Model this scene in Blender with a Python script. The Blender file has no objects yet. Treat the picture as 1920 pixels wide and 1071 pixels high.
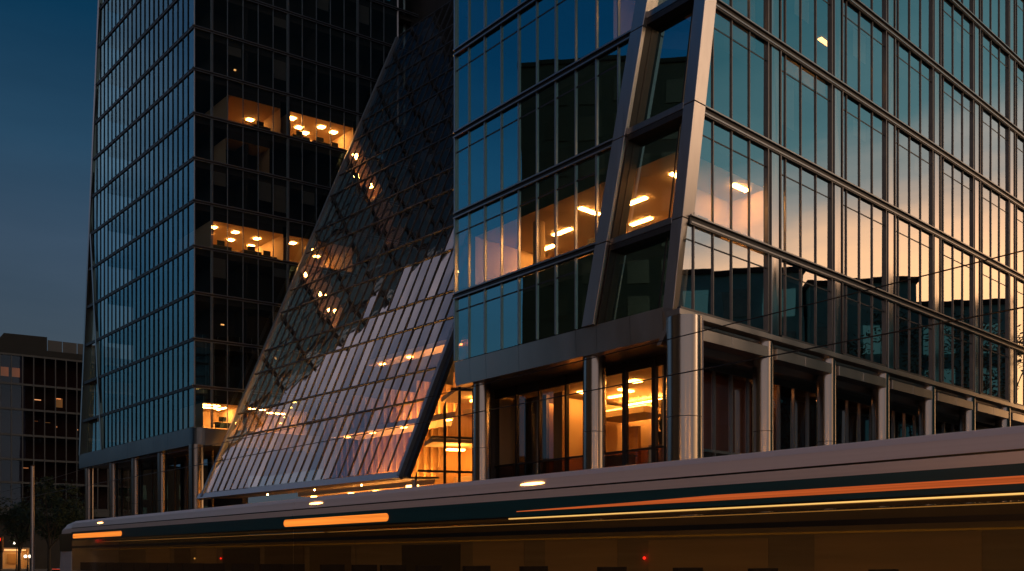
import bpy, math, random
from mathutils import Vector, Matrix
random.seed(7)
EYE = 1.6
S = bpy.context.scene
COL = S.collection
R = math.radians

# ------------------------------------------------------------------ camera
cd = bpy.data.cameras.new("camera"); cam = bpy.data.objects.new("camera", cd); COL.objects.link(cam)
cam.location = (0, 0, EYE); cam.rotation_euler = (R(90), 0, 0)
cd.sensor_fit = 'HORIZONTAL'; cd.sensor_width = 36.0; cd.lens = 36.0 * 1713.27 / 1920
cd.shift_y = (1048.06 - 535.5) / 1920; cd.clip_end = 5000; cd.clip_start = 0.1
S.camera = cam
S.view_settings.view_transform = 'Standard'; S.view_settings.look = 'None'
S.view_settings.exposure = 0.0; S.view_settings.gamma = 1.0
S.render.engine = 'CYCLES'
cy = S.cycles
cy.use_denoising = True; cy.max_bounces = 10; cy.glossy_bounces = 6; cy.transparent_max_bounces = 16
cy.diffuse_bounces = 3; cy.caustics_reflective = False; cy.caustics_refractive = False
cy.sample_clamp_indirect = 4.0

# ------------------------------------------------------------------ world: dusk sky
SUNSET = Vector((0.94, 0.34, 0)).normalized()
W = bpy.data.worlds.new("World"); S.world = W; W.use_nodes = True
nt = W.node_tree; N = nt.nodes; L = nt.links
for n in list(N): N.remove(n)
def nd(t, **kw):
    n = N.new(t)
    for k, v in kw.items(): setattr(n, k, v)
    return n
def math_n(op, a, b=None, c=None):
    n = nd('ShaderNodeMath', operation=op)
    for i, v in enumerate((a, b, c)):
        if v is None: continue
        if isinstance(v, (int, float)): n.inputs[i].default_value = v
        else: L.new(v, n.inputs[i])
    return n.outputs[0]
def sstep(v, lo, hi):
    n = nd('ShaderNodeMapRange', interpolation_type='SMOOTHSTEP')
    L.new(v, n.inputs[0]); n.inputs[1].default_value = lo; n.inputs[2].default_value = hi
    return n.outputs[0]
def ramp(v, stops):
    n = nd('ShaderNodeValToRGB'); L.new(v, n.inputs[0]); e = n.color_ramp.elements
    while len(e) < len(stops): e.new(0.5)
    for el, (p, c) in zip(e, stops): el.position = p; el.color = (*c, 1)
    return n.outputs[0]
def mixc(f, a, b, mode='MIX'):
    n = nd('ShaderNodeMix', data_type='RGBA', blend_type=mode, clamp_result=False)
    for i, v in ((0, f), (6, a), (7, b)):
        if isinstance(v, (int, float)): n.inputs[i].default_value = v
        elif isinstance(v, tuple): n.inputs[i].default_value = (*v, 1)
        else: L.new(v, n.inputs[i])
    return n.outputs[2]
tc = nd('ShaderNodeTexCoord'); sep = nd('ShaderNodeSeparateXYZ'); L.new(tc.outputs['Generated'], sep.inputs[0])
zz = math_n('MAXIMUM', sep.outputs[2], 0.0)
hl = math_n('SQRT', math_n('ADD', math_n('MULTIPLY', sep.outputs[0], sep.outputs[0]), math_n('ADD', math_n('MULTIPLY', sep.outputs[1], sep.outputs[1]), 1e-4)))
hx = math_n('DIVIDE', sep.outputs[0], hl); hy = math_n('DIVIDE', sep.outputs[1], hl)
dsun = math_n('ADD', math_n('MULTIPLY', hx, SUNSET.x), math_n('MULTIPLY', hy, SUNSET.y))
# thin streaks of cloud bend the edge of the glow
mp = nd('ShaderNodeMapping'); L.new(tc.outputs['Generated'], mp.inputs[0]); mp.inputs['Scale'].default_value = (3, 3, 14)
cl = nd('ShaderNodeTexNoise'); L.new(mp.outputs[0], cl.inputs['Vector']); cl.inputs['Scale'].default_value = 1.6; cl.inputs['Detail'].default_value = 5
cwob = math_n('MULTIPLY', math_n('SUBTRACT', cl.outputs[0], 0.5), 0.10)
# glow climbs higher towards the sun's azimuth
zs = math_n('ADD', math_n('ADD', zz, cwob), math_n('MINIMUM', math_n('SUBTRACT', 1.0, dsun), 0.07))
glow = ramp(zs, [(0.0, (2.6, 1.25, 0.42)), (0.17, (2.35, 1.30, 0.58)), (0.26, (2.4, 1.30, 0.62)), (0.315, (1.62, 0.97, 0.58)),
                 (0.365, (0.52, 0.50, 0.46)), (0.42, (0.13, 0.28, 0.31)), (0.56, (0.02, 0.14, 0.19)), (0.85, (0.003, 0.04, 0.075))])
away = ramp(zz, [(0.0, (0.060, 0.072, 0.086)), (0.2, (0.048, 0.072, 0.098)), (0.30, (0.040, 0.074, 0.120)), (0.38, (0.019, 0.060, 0.112)),
                 (0.48, (0.003, 0.036, 0.084)), (0.6, (0.001, 0.024, 0.062)), (1.0, (0.001, 0.012, 0.035))])
left = sstep(math_n('MULTIPLY', hx, -1.0), 0.55, 0.95)
lt = mixc(left, (1.0, 1.0, 1.0), (1.9, 2.25, 2.4))
away = mixc(1.0, away, lt, 'MULTIPLY')
# mauve cloud bank low in the western half of the sky
bank = math_n('MULTIPLY', math_n('MULTIPLY', sstep(math_n('MULTIPLY', hx, -1.0), 0.60, 0.80), math_n('MULTIPLY', math_n('SUBTRACT', 1.0, sstep(math_n('MULTIPLY', hx, -1.0), 0.84, 0.95)), sstep(hy, 0.1, 0.35))),
              math_n('MULTIPLY', sstep(zz, 0.26, 0.40), math_n('SUBTRACT', 1.0, sstep(zz, 0.60, 0.78))))
away = mixc(math_n('MULTIPLY', bank, math_n('ADD', 0.55, math_n('MULTIPLY', cl.outputs[0], 0.6))), away, (0.53, 0.455, 0.51))
back = math_n('MULTIPLY', sstep(math_n('MULTIPLY', hy, -1.0), 0.45, 0.9), math_n('SUBTRACT', 1.0, sstep(zz, 0.35, 0.75)))
away = mixc(back, away, (0.42, 0.345, 0.325))
away = mixc(1.0, away, ramp(cl.outputs[0], [(0.3, (0.90, 0.92, 0.93)), (0.7, (1.10, 1.07, 1.06))]), 'MULTIPLY')
sky = mixc(sstep(dsun, 0.35, 0.93), away, glow)
ns = nd('ShaderNodeTexSky', sky_type='NISHITA', sun_disc=False); ns.sun_elevation = R(0.5); ns.sun_rotation = R(103); ns.air_density = 1.5; ns.dust_density = 2
bg1 = nd('ShaderNodeBackground'); L.new(sky, bg1.inputs[0]); bg1.inputs[1].default_value = 1.0
bg2 = nd('ShaderNodeBackground'); L.new(ns.outputs[0], bg2.inputs[0]); bg2.inputs[1].default_value = 0.001
ad = nd('ShaderNodeAddShader'); L.new(bg1.outputs[0], ad.inputs[0]); L.new(bg2.outputs[0], ad.inputs[1])
wo = nd('ShaderNodeOutputWorld'); L.new(ad.outputs[0], wo.inputs[0])

# ------------------------------------------------------------------ the last light of the sun
sl = bpy.data.lights.new("sun", 'SUN'); sun = bpy.data.objects.new("sun", sl); COL.objects.link(sun)
sl.energy = 0.30; sl.angle = R(18); sl.color = (1.0, 0.62, 0.36)
sun.rotation_euler = Vector((0.97, -0.22, math.tan(R(18)))).to_track_quat('Z', 'Y').to_euler()

# ------------------------------------------------------------------ helpers
def V(*a): return Vector(a)
def hdir(a, side): return Vector((-math.sin(a), math.cos(a), 0)) if side == 'L' else Vector((math.sin(a), math.cos(a), 0))
class Fr:
    """a facade's frame: s along it, z up from the ground, d outward"""
    def __init__(s, o, dirv, out): s.o = Vector((o[0], o[1], 0)); s.d = dirv.normalized(); s.n = out.normalized()
    def p(s, a, z, d=0.0): q = s.o + s.d * a + s.n * d; return Vector((q.x, q.y, z))
class MB:
    def __init__(s): s.v = []; s.f = []; s.m = []
    def face(s, pts, m=0):
        i = len(s.v); s.v += [Vector(p) for p in pts]; s.f.append(list(range(i, i + len(pts)))); s.m.append(m); return s
    def prism(s, a, b, m=0):
        """closed prism between two polygons of the same length"""
        i = len(s.v); n = len(a); s.v += [Vector(p) for p in a] + [Vector(p) for p in b]
        s.f.append(list(range(i, i + n))); s.f.append([i + n + k for k in range(n)][::-1]); s.m += [m, m]
        for k in range(n):
            j = (k + 1) % n; s.f.append([i + k, i + n + k, i + n + j, i + j]); s.m.append(m)
        return s
    def fbox(s, fr, s0, s1, z0, z1, d0, d1, m=0):
        return s.prism([fr.p(s0, z0, d0), fr.p(s1, z0, d0), fr.p(s1, z1, d0), fr.p(s0, z1, d0)],
                       [fr.p(s0, z0, d1), fr.p(s1, z0, d1), fr.p(s1, z1, d1), fr.p(s0, z1, d1)], m)
    def fpoly(s, fr, poly, d0, d1, m=0):
        return s.prism([fr.p(a, z, d0) for a, z in poly], [fr.p(a, z, d1) for a, z in poly], m)
    def box(s, x0, x1, y0, y1, z0, z1, m=0):
        return s.prism([(x0, y0, z0), (x1, y0, z0), (x1, y1, z0), (x0, y1, z0)], [(x0, y0, z1), (x1, y0, z1), (x1, y1, z1), (x0, y1, z1)], m)
    def bar(s, a, b, w, h, up=(0, 0, 1), m=0):
        a = Vector(a); b = Vector(b); t = (b - a).normalized(); x = t.cross(Vector(up)).normalized(); y = x.cross(t).normalized()
        q = [x * (-w / 2) + y * (-h / 2), x * (w / 2) + y * (-h / 2), x * (w / 2) + y * (h / 2), x * (-w / 2) + y * (h / 2)]
        return s.prism([a + k for k in q], [b + k for k in q], m)
    def tube(s, a, b, r0, r1=None, n=20, m=0):
        r1 = r0 if r1 is None else r1; a = Vector(a); b = Vector(b); t = (b - a).normalized()
        x = t.orthogonal().normalized(); y = t.cross(x)
        c = [x * math.cos(2 * math.pi * k / n) + y * math.sin(2 * math.pi * k / n) for k in range(n)]
        return s.prism([a + k * r0 for k in c], [b + k * r1 for k in c], m)
    def ball(s, c, r, n=10, m=0, sz=1.0):
        c = Vector(c); i = len(s.v)
        for a in range(n + 1):
            th = math.pi * a / n
            for b in range(n * 2):
                ph = math.pi * b / n
                s.v.append(c + Vector((r * math.sin(th) * math.cos(ph), r * math.sin(th) * math.sin(ph), r * sz * math.cos(th))))
        for a in range(n):
            for b in range(n * 2):
                s.f.append([i + a * 2 * n + b, i + (a + 1) * 2 * n + b, i + (a + 1) * 2 * n + (b + 1) % (2 * n), i + a * 2 * n + (b + 1) % (2 * n)]); s.m.append(m)
        return s
    def build(s, name, mats, parent=None, smooth=False, bevel=0.0):
        mats = mats if isinstance(mats, (list, tuple)) else [mats]
        off = Vector((0, 0, 0)); p = parent
        while p is not None: off += p.location; p = p.parent
        me = bpy.data.meshes.new(name); me.from_pydata([tuple(q - off) for q in s.v], [], s.f)
        for mt in mats: me.materials.append(mt)
        for pl, k in zip(me.polygons, s.m): pl.material_index = k; pl.use_smooth = False
        me.update()
        import bmesh
        bm = bmesh.new(); bm.from_mesh(me); bmesh.ops.recalc_face_normals(bm, faces=bm.faces)
        if bevel: bmesh.ops.bevel(bm, geom=list(bm.edges), offset=bevel, segments=1, affect='EDGES')
        if smooth:
            for f in bm.faces: f.smooth = len(f.verts) <= 4
            for e in bm.edges:
                if any(len(f.verts) > 4 for f in e.link_faces): e.smooth = False
        bm.to_mesh(me); bm.free()
        o = bpy.data.objects.new(name, me); COL.objects.link(o); o.parent = parent
        return o
def tag(o, label=None, cat=None, group=None, kind=None):
    for k, v in (('label', label), ('category', cat), ('group', group), ('kind', kind)):
        if v: o[k] = v
    return o
def thing(name, loc, label, cat, group=None):
    o = bpy.data.objects.new(name, None); COL.objects.link(o); o.location = loc
    return tag(o, label, cat, group)
def copy_tree(o, parent=None):
    c = o.copy(); COL.objects.link(c); c.parent = parent
    for ch in list(o.children): copy_tree(ch, c)
    return c
def clip(poly, a, b, c):
    """keep the part of a polygon where a*x + b*y + c >= 0"""
    out = []
    for i in range(len(poly)):
        p, q = poly[i], poly[(i + 1) % len(poly)]
        fp, fq = a * p[0] + b * p[1] + c, a * q[0] + b * q[1] + c
        if fp >= 0: out.append(p)
        if fp * fq < 0:
            t = fp / (fp - fq); out.append((p[0] + t * (q[0] - p[0]), p[1] + t * (q[1] - p[1])))
    return out

# ------------------------------------------------------------------ materials
def new_mat(name):
    m = bpy.data.materials.new(name); m.use_nodes = True
    t = m.node_tree; b = t.nodes['Principled BSDF']
    return m, t, b
def mat(name, col, rough=0.5, metal=0.0, var=0.15, scale=(3, 3, 3), bump=0.0, emit=None, estr=0.0, rvar=0.0):
    m, t, b = new_mat(name); n = t.nodes; l = t.links
    tcn = n.new('ShaderNodeTexCoord'); mpn = n.new('ShaderNodeMapping'); l.new(tcn.outputs['Object'], mpn.inputs[0]); mpn.inputs['Scale'].default_value = scale
    ns = n.new('ShaderNodeTexNoise'); l.new(mpn.outputs[0], ns.inputs['Vector']); ns.inputs['Scale'].default_value = 1.0; ns.inputs['Detail'].default_value = 6
    mx = n.new('ShaderNodeMix'); mx.data_type = 'RGBA'; l.new(ns.outputs[0], mx.inputs[0])
    mx.inputs[6].default_value = (*[c * (1 - var) for c in col], 1); mx.inputs[7].default_value = (*[min(1, c * (1 + var)) for c in col], 1)
    l.new(mx.outputs[2], b.inputs['Base Color']); b.inputs['Roughness'].default_value = rough; b.inputs['Metallic'].default_value = metal
    if rvar:
        mr = n.new('ShaderNodeMapRange'); l.new(ns.outputs[0], mr.inputs[0]); mr.inputs[1].default_value = .3; mr.inputs[2].default_value = .7
        mr.inputs[3].default_value = max(0.02, rough - rvar); mr.inputs[4].default_value = rough + rvar; l.new(mr.outputs[0], b.inputs['Roughness'])
    if bump:
        bp = n.new('ShaderNodeBump'); l.new(ns.outputs[0], bp.inputs['Height']); bp.inputs['Strength'].default_value = bump; bp.inputs['Distance'].default_value = 0.02; l.new(bp.outputs[0], b.inputs['Normal'])
    if emit: b.inputs['Emission Color'].default_value = (*emit, 1); b.inputs['Emission Strength'].default_value = estr
    return m
def glass(name, rt, r0, tt, bump=0.0, rough=0.0, bscale=0.35):
    """coated architectural glass: part mirror, part see-through"""
    m, t, b = new_mat(name); n = t.nodes; l = t.links; n.remove(b); out = n['Material Output']
    lw = n.new('ShaderNodeLayerWeight'); lw.inputs[0].default_value = 0.5
    pw = n.new('ShaderNodeMath'); pw.operation = 'POWER'; l.new(lw.outputs['Facing'], pw.inputs[0]); pw.inputs[1].default_value = 4.0
    ma = n.new('ShaderNodeMath'); ma.operation = 'MULTIPLY_ADD'; l.new(pw.outputs[0], ma.inputs[0]); ma.inputs[1].default_value = 1 - r0; ma.inputs[2].default_value = r0
    g = n.new('ShaderNodeBsdfGlossy'); g.inputs['Color'].default_value = (*rt, 1); g.inputs['Roughness'].default_value = rough
    tr = n.new('ShaderNodeBsdfTransparent'); tr.inputs[0].default_value = (*tt, 1)
    mx = n.new('ShaderNodeMixShader'); l.new(ma.outputs[0], mx.inputs[0]); l.new(tr.outputs[0], mx.inputs[1]); l.new(g.outputs[0], mx.inputs[2]); l.new(mx.outputs[0], out.inputs[0])
    if bump:
        tcn = n.new('ShaderNodeTexCoord'); mpn = n.new('ShaderNodeMapping'); l.new(tcn.outputs['Object'], mpn.inputs[0]); mpn.inputs['Scale'].default_value = (1, 1, .45)
        ns = n.new('ShaderNodeTexNoise'); l.new(mpn.outputs[0], ns.inputs['Vector']); ns.inputs['Scale'].default_value = bscale; ns.inputs['Detail'].default_value = 2.0
        bp = n.new('ShaderNodeBump'); l.new(ns.outputs[0], bp.inputs['Height']); bp.inputs['Strength'].default_value = 1.0; bp.inputs['Distance'].default_value = bump
        l.new(bp.outputs[0], g.inputs['Normal'])
    return m
def streak_lamp(name, col, st):
    m = lamp(name, col, st); t = m.node_tree; n = t.nodes; l = t.links; b = n['Principled BSDF']
    tcn = n.new('ShaderNodeTexCoord'); mpn = n.new('ShaderNodeMapping'); l.new(tcn.outputs['Object'], mpn.inputs[0]); mpn.inputs['Scale'].default_value = (.12, .12, 38)
    ns = n.new('ShaderNodeTexNoise'); l.new(mpn.outputs[0], ns.inputs['Vector']); ns.inputs['Scale'].default_value = 1; ns.inputs['Detail'].default_value = 3
    mr = n.new('ShaderNodeMapRange'); l.new(ns.outputs[0], mr.inputs[0]); mr.inputs[1].default_value = .3; mr.inputs[2].default_value = .7; mr.inputs[3].default_value = st * .45; mr.inputs[4].default_value = st * 1.5
    l.new(mr.outputs[0], b.inputs['Emission Strength']); return m
def lamp(name, col, st):
    m, t, b = new_mat(name); b.inputs['Base Color'].default_value = (*[min(1, c) for c in col], 1); b.inputs['Roughness'].default_value = .5
    b.inputs['Emission Color'].default_value = (*col, 1); b.inputs['Emission Strength'].default_value = st
    return m
M = {}
M['steel'] = mat('brushed_steel', (.50, .48, .47), .30, 1.0, .10, (14, 14, .35), .03, rvar=.06)
M['pier'] = mat('satin_pier_steel', (.46, .44, .44), .36, 1.0, .08, (10, 10, .3), .02, rvar=.05)
M['column'] = mat('polished_column_steel', (.34, .32, .31), .22, 1.0, .08, (12, 12, .3), .02, rvar=.05)
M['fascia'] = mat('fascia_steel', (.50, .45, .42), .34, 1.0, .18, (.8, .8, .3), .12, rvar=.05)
M['alu'] = mat('grey_aluminium', (.36, .36, .37), .35, .9, .1)
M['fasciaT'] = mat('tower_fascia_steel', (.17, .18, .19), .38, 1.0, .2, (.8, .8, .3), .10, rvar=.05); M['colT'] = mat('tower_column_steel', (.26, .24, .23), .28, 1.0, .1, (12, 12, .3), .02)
M['frameT'] = mat('tower_frame', (.020, .026, .034), .5, 0, .1); M['frameT'].node_tree.nodes['Principled BSDF'].inputs['Specular IOR Level'].default_value = .05
M['trimT'] = mat('tower_trim', (.15, .18, .22), .5, .2, .1)
M['frameA'] = mat('atrium_frame', (.075, .088, .105), .55, .1, .1); M['trimA'] = mat('atrium_edge_trim', (.30, .35, .40), .5, .4, .15)
M['trim'] = mat('aluminium_trim', (.30, .285, .28), .34, 1.0, .2, (5, 5, .3))
M['frameR'] = mat('slim_window_frame', (.15, .14, .14), .40, .9, .2)
M['panelR'] = mat('mirror_polished_panel', (.58, .55, .53), .15, 1.0, .08, (5, 5, .3), .02, rvar=.05)
M['dark'] = mat('dark_band', (.022, .022, .024), .5, .2, .2)
M['darkmet'] = mat('dark_bronze_metal', (.055, .05, .048), .4, .6, .2)
M['soffit'] = mat('soffit_panel', (.30, .27, .25), .38, .7, .12)
M['slab'] = mat('slab_edge', (.05, .052, .055), .8, 0, .2)
M['core'] = mat('unlit_interior', (.035, .037, .04), .9, 0, .4, (.7, .7, .5))
M['room'] = mat('warm_plaster', (.64, .47, .29), .8, 0, .08, (.8, .8, .8))
M['ceil'] = mat('ceiling_board', (.68, .53, .34), .85, 0, .06)
M['carpet'] = mat('office_carpet', (.12, .10, .08), .95, 0, .2)
M['timber'] = mat('oak_fins', (.40, .24, .10), .5, 0, .3, (6, 6, .5))
M['gF'] = glass('front_glass', (.42, .91, .97), .40, (.92, .90, .82), .003)
M['gR'] = glass('street_side_glass', (.95, .97, .97), .50, (.88, .86, .80), .008)
M['gT'] = glass('tower_glass', (.44, .80, .88), .31, (.9, .88, .8), .003)
M['gA'] = glass('atrium_glass', (1.0, .97, .97), .30, (.92, .90, .84), .022)
M['gL'] = glass('lobby_glass', (.9, .95, 1.0), .10, (.90, .88, .82), .003)
M['gN'] = glass('tram_window_glass', (.95, .90, .85), .14, (.55, .48, .38), .002, .12)
M['gD'] = glass('dark_block_glass', (.6, .8, .95), .20, (.6, .44, .44), .004)
M['gK'] = glass('block_glass', (.5, .7, .9), .07, (.6, .44, .44), .004)
M['panel'] = lamp('ceiling_panel_light', (1.0, .44, .115), 110.0)
M['paneldim'] = lamp('dim_ceiling_light', (1.0, .46, .13), 9.0)
M['lobbyl'] = lamp('lobby_light', (1.0, .40, .075), 42.0)
M['washer'] = lamp('wall_washer_light', (1.0, .42, .09), 150)
M['cove'] = lamp('cove_light', (1.0, .46, .10), 10)
M['asphalt'] = mat('asphalt', (.045, .045, .047), .75, 0, .25, (6, 6, 6), .1)
M['paving'] = mat('paving', (.16, .15, .14), .8, 0, .2, (1.5, 1.5, 1.5))
M['ground'] = mat('ground', (.06, .058, .055), .9, 0, .3, (.2, .2, .2))

# ------------------------------------------------------------------ ground
def sheet(name, pts, z, m):
    o = MB().face([(x, y, z) for x, y in pts]).build(name, m); return tag(o, kind='structure')
sheet('ground', [(-2500, -2500), (2500, -2500), (2500, 2500), (-2500, 2500)], 0.0, M['ground'])
aT = math.atan(1520 / 1713.27); DT = hdir(aT, 'L'); NT = Vector((-DT.y, DT.x, 0))   # NT points to the camera's side
T0 = Vector((7.55, 13.57, 0))
tf = Fr((T0.x, T0.y), DT, NT)
def strip(name, s0, s1, d0, d1, z, m): sheet(name, [tf.p(a, 0, d)[:2] for a, d in ((s0, d0), (s1, d0), (s1, d1), (s0, d1))], z, m)
strip('road', -80, 260, -6.0, 9.5, .004, M['asphalt'])
strip('pavement', -80, 260, -26.0, -6.0, .12, M['paving'])
kb = MB().fbox(tf, -80, 260, 0, .13, -6.02, -5.85); tag(kb.build('kerb', M['paving']), kind='structure')
rl = MB()
for d in (-.55, -1.99): rl.fbox(tf, -80, 260, 0.005, .03, d - .035, d + .035)
tag(rl.build('tram_track', M['steel']), kind='structure')

# ================================================================== the corner office building on the right
C0 = (6.3557, 33.958)
aL = .7189; aR = .8515
DL = hdir(aL, 'L'); DR = hdir(aR, 'R')
FF = Fr(C0, DL, -DR)      # front facade, s runs to the left
RF = Fr(C0, DR, -DL)      # street-side facade, s runs to the right
E_ = EYE
FZ = [9.543 + E_, 12.733 + E_, 16.633 + E_, 20.553 + E_, 24.54 + E_, 28.5 + E_]
RZ = [9.24 + E_, 12.713 + E_, 17.04 + E_, 21.405 + E_, 25.695 + E_, 30.0 + E_, 34.3 + E_]
MZ = [(a + b) / 2 for a, b in zip(FZ, RZ)]
FEND = 13.83; REND = 42.0
B = thing('office_building', (8, 44, 0), 'corner office tower with leaning steel corner pier, round steel columns and sunset in its glass', 'building')
def sA(z): return 4.79 - .2416 * (z - E_ - 9.54)          # centre of the leaning pier on the front
def uB(z): return -.55 + .170 * (z - E_ - 9.5)            # ridge of the leaning corner pier
HA = .33
ridge = lambda z: FF.p(.44 - .1345 * (z - E_ - 9.5), z, .02)
ARM_L, ARM_R = .52, .67

# front windows: every pane column of every storey is a window of its own
fm = [FEND] + [12.758 - 1.193 * i for i in range(13)]
def tilt(poly_pts, nrm, amt):
    """each pane sits in its frame at a slightly different angle"""
    a = random.uniform(-amt, amt); b = random.uniform(-amt, amt); n = len(poly_pts)
    c = sum(poly_pts, Vector()) / n; out = []
    for q in poly_pts:
        dv = q - c; h = math.copysign(math.hypot(dv.x, dv.y), dv.dot(Vector((nrm.y, -nrm.x, 0))))
        out.append(q + nrm * (h * a + dv.z * b))
    return out
FW, TR = .026, .03
for r in range(5):
    z0, z1 = FZ[r] + (.05 if r == 0 else .16), FZ[r + 1] - .14
    for i in range(len(fm) - 1):
        a, b = fm[i + 1], fm[i]
        # right of the leaning pier's left edge is cut away:  s >= sA(z) + HA
        c0 = -(4.79 + HA) - .2416 * (E_ + 9.54)
        poly = clip([(a, z0), (b, z0), (b, z1), (a, z1)], 1, .2416, c0)
        if len(poly) < 3: continue
        w = MB().face(tilt([FF.p(s, z, -.02) for s, z in poly], FF.n, .0022)).build('window', M['gF'], B)
        fr = MB(); hv = .042 if (i - 1) % 4 in (0, 2) and i > 0 else FW
        def seg(s, half):
            q = clip([(s - half, z0), (s + half, z0), (s + half, z1), (s - half, z1)], 1, .2416, c0)
            if len(q) >= 3: fr.fpoly(FF, q, -.06, .05)
        if i == 0: fr.fbox(FF, b - .09, b, z0, z1, -.08, .10)
        seg(a, hv)
        zt = z1 - .21 * (z1 - z0)
        tp = clip(clip([(a, zt), (b, zt), (b, zt + .07), (a, zt + .07)], 1, .2416, c0), 1, 0, -(a + .015))
        if len(tp) >= 3 and min(q[0] for q in tp) < a + .03: fr.fpoly(FF, tp, -.05, -.012, 1)
        if fr.v: fr.build('window_frame', [M['alu'], M['dark']], w)
# floor bands on the front
for r in range(1, 6):
    z = FZ[r]; bz = MB(); e = sA(z) + HA
    bz.fbox(FF, e, FEND + .03, z - .13, z + .15, -.12, .05, 0)
    bz.fbox(FF, e, FEND + .05, z + .09, z + .155, .051, .12, 1); bz.fbox(FF, e, FEND + .05, z - .145, z - .085, .051, .12, 1)
    bz.build('floor_band', [M['dark'], M['alu']], B)
# leaning pier on the front, in storey-high lengths with open joints
zl = [FZ[0]] + FZ[1:]
for k in range(5):
    z0, z1 = zl[k] + .012, zl[k + 1] - .012
    MB().fpoly(FF, [(sA(z0) - HA, z0), (sA(z0) + HA, z0), (sA(z1) + HA, z1), (sA(z1) - HA, z1)], -.45, .17).build('leaning_pier', M['pier'], B, bevel=.012)
# leaning corner pier
def pier_sec(z):
    q = ridge(z); return [q, q + DL * ARM_L, q + DL * ARM_L + DR * ARM_R, q + DR * ARM_R]
for k in range(5):
    z0, z1 = MZ[k] + (.012 if k else .0), MZ[k + 1] - .012
    MB().prism(pier_sec(z0), pier_sec(z1)).build('corner_pier', M['pier'], B, bevel=.012)
# deep-set corner windows between the two leaning piers
def strip_pts(k, z, inset):
    l = FF.p(sA(FZ[k] + (z - MZ[k]) ) - HA, z, 0); r_ = ridge(z) + DL * ARM_L
    return l + DR * inset, r_ + DR * inset
for k in range(4):
    z0, z1 = MZ[k] + .12, MZ[k + 1] - .12
    gi = .45
    a0, b0 = strip_pts(k, z0, gi); a1, b1 = strip_pts(k, z1, gi)
    ctr_ = (a0 + b0 + a1 + b1) / 4; pn = (b1 - a0).cross(a1 - b0).normalized()
    a0, b0, a1, b1 = [q - pn * (q - ctr_).dot(pn) for q in (a0, b0, a1, b1)]
    w = MB().face(tilt([a0, b0, b1, a1], FF.n, .002)).build('corner_window', M['gF'], B)
    fr = MB()
    for (p0, p1) in ((a0, a1), (b0, b1)):
        fr.bar(p0 - DR * .05, p1 - DR * .05, .12, .14, up=DL)
    m0 = b0 + (a0 - b0) * .16; m1 = b1 + (a1 - b1) * .16
    fr.bar(m0 - DR * .02, m1 - DR * .02, .05, .06, up=DL)
    fr.bar(a0 - DR * .03, b0 - DR * .03, .08, .10); fr.bar(a1 - DR * .03, b1 - DR * .03, .08, .10)
    fr.build('window_frame', M['darkmet'], w)
    # sill beam and head reveal of the opening
    s0l, s0r = strip_pts(k, MZ[k] - .11, 0); s1l, s1r = strip_pts(k, MZ[k] + .13, 0)
    if k > 0:
        MB().prism([s0l, s0r, s1r, s1l], [p + DR * .75 for p in (s0l, s0r, s1r, s1l)]).build('sill_beam', M['trim'], B, bevel=.01)
    jl = MB()
    jl.prism([strip_pts(k, z0, .02)[0], strip_pts(k, z1, .02)[0], strip_pts(k, z1, .75)[0], strip_pts(k, z0, .75)[0]],
             [q - DL * .06 for q in (strip_pts(k, z0, .02)[0], strip_pts(k, z1, .02)[0], strip_pts(k, z1, .75)[0], strip_pts(k, z0, .75)[0])])
    h0, h1 = strip_pts(k, z1 - .22, .02), strip_pts(k, z1, .02)
    jl.prism([h0[0], h0[1], h1[1], h1[0]], [p + DR * .72 for p in (h0[0], h0[1], h1[1], h1[0])])
    jl.build('window_reveal', M['darkmet'], B)

# street-side windows, one per bay and storey
U0, DU = 5.6602, 5.0156
bays = [(-1, uB(RZ[0]) + ARM_R, U0 - .22)] + [(i, U0 + DU * i + .78, U0 + DU * (i + 1) - .22) for i in range(7)]
cR = .55 - ARM_R + .33 + .170 * (E_ + 9.5)
for r in range(6):
    z0, z1 = RZ[r] + (.10 if r == 0 else .17), RZ[r + 1] - .15
    for (bi, a, b) in bays:
        if bi == -1: a = -1.5
        base = [(a, z0), (b, z0), (b, z1), (a, z1)]
        cl_ = (lambda q: clip(q, 1, -.170, cR)) if bi == -1 else (lambda q: q)
        cuts = [b - 1.205 * k for k in range(0, 7)]; cuts = [c for c in cuts if c > a + .2] + [a]
        g = MB(); fr = MB()
        for k in range(len(cuts) - 1):
            pl = cl_([(cuts[k + 1], z0), (cuts[k], z0), (cuts[k], z1), (cuts[k + 1], z1)])
            if len(pl) >= 3: g.face(tilt([RF.p(s, z, -.02) for s, z in pl], RF.n, .0026))
            if k > 0:
                q = cl_([(cuts[k] - .024, z0), (cuts[k] + .024, z0), (cuts[k] + .024, z1), (cuts[k] - .024, z1)])
                if len(q) >= 3: fr.fpoly(RF, q, -.05, .035)
        zt = z1 - .20 * (z1 - z0)
        q = cl_([(a, zt), (b, zt), (b, zt + .055), (a, zt + .055)]); fr.fpoly(RF, q, -.05, -.010, 1)
        fr.fbox(RF, b, b + .07, z0, z1, -.08, .09)
        if bi >= 0: fr.fbox(RF, a - .07, a, z0, z1, -.08, .09)
        if r == 0: fr.fpoly(RF, cl_([(a, z0 - .1), (b, z0 - .1), (b, z0), (a, z0)]), -.08, .085)
        w = g.build('window', M['gR'], B); fr.build('window_frame', [M['frameR'], M['dark']], w)
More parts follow.
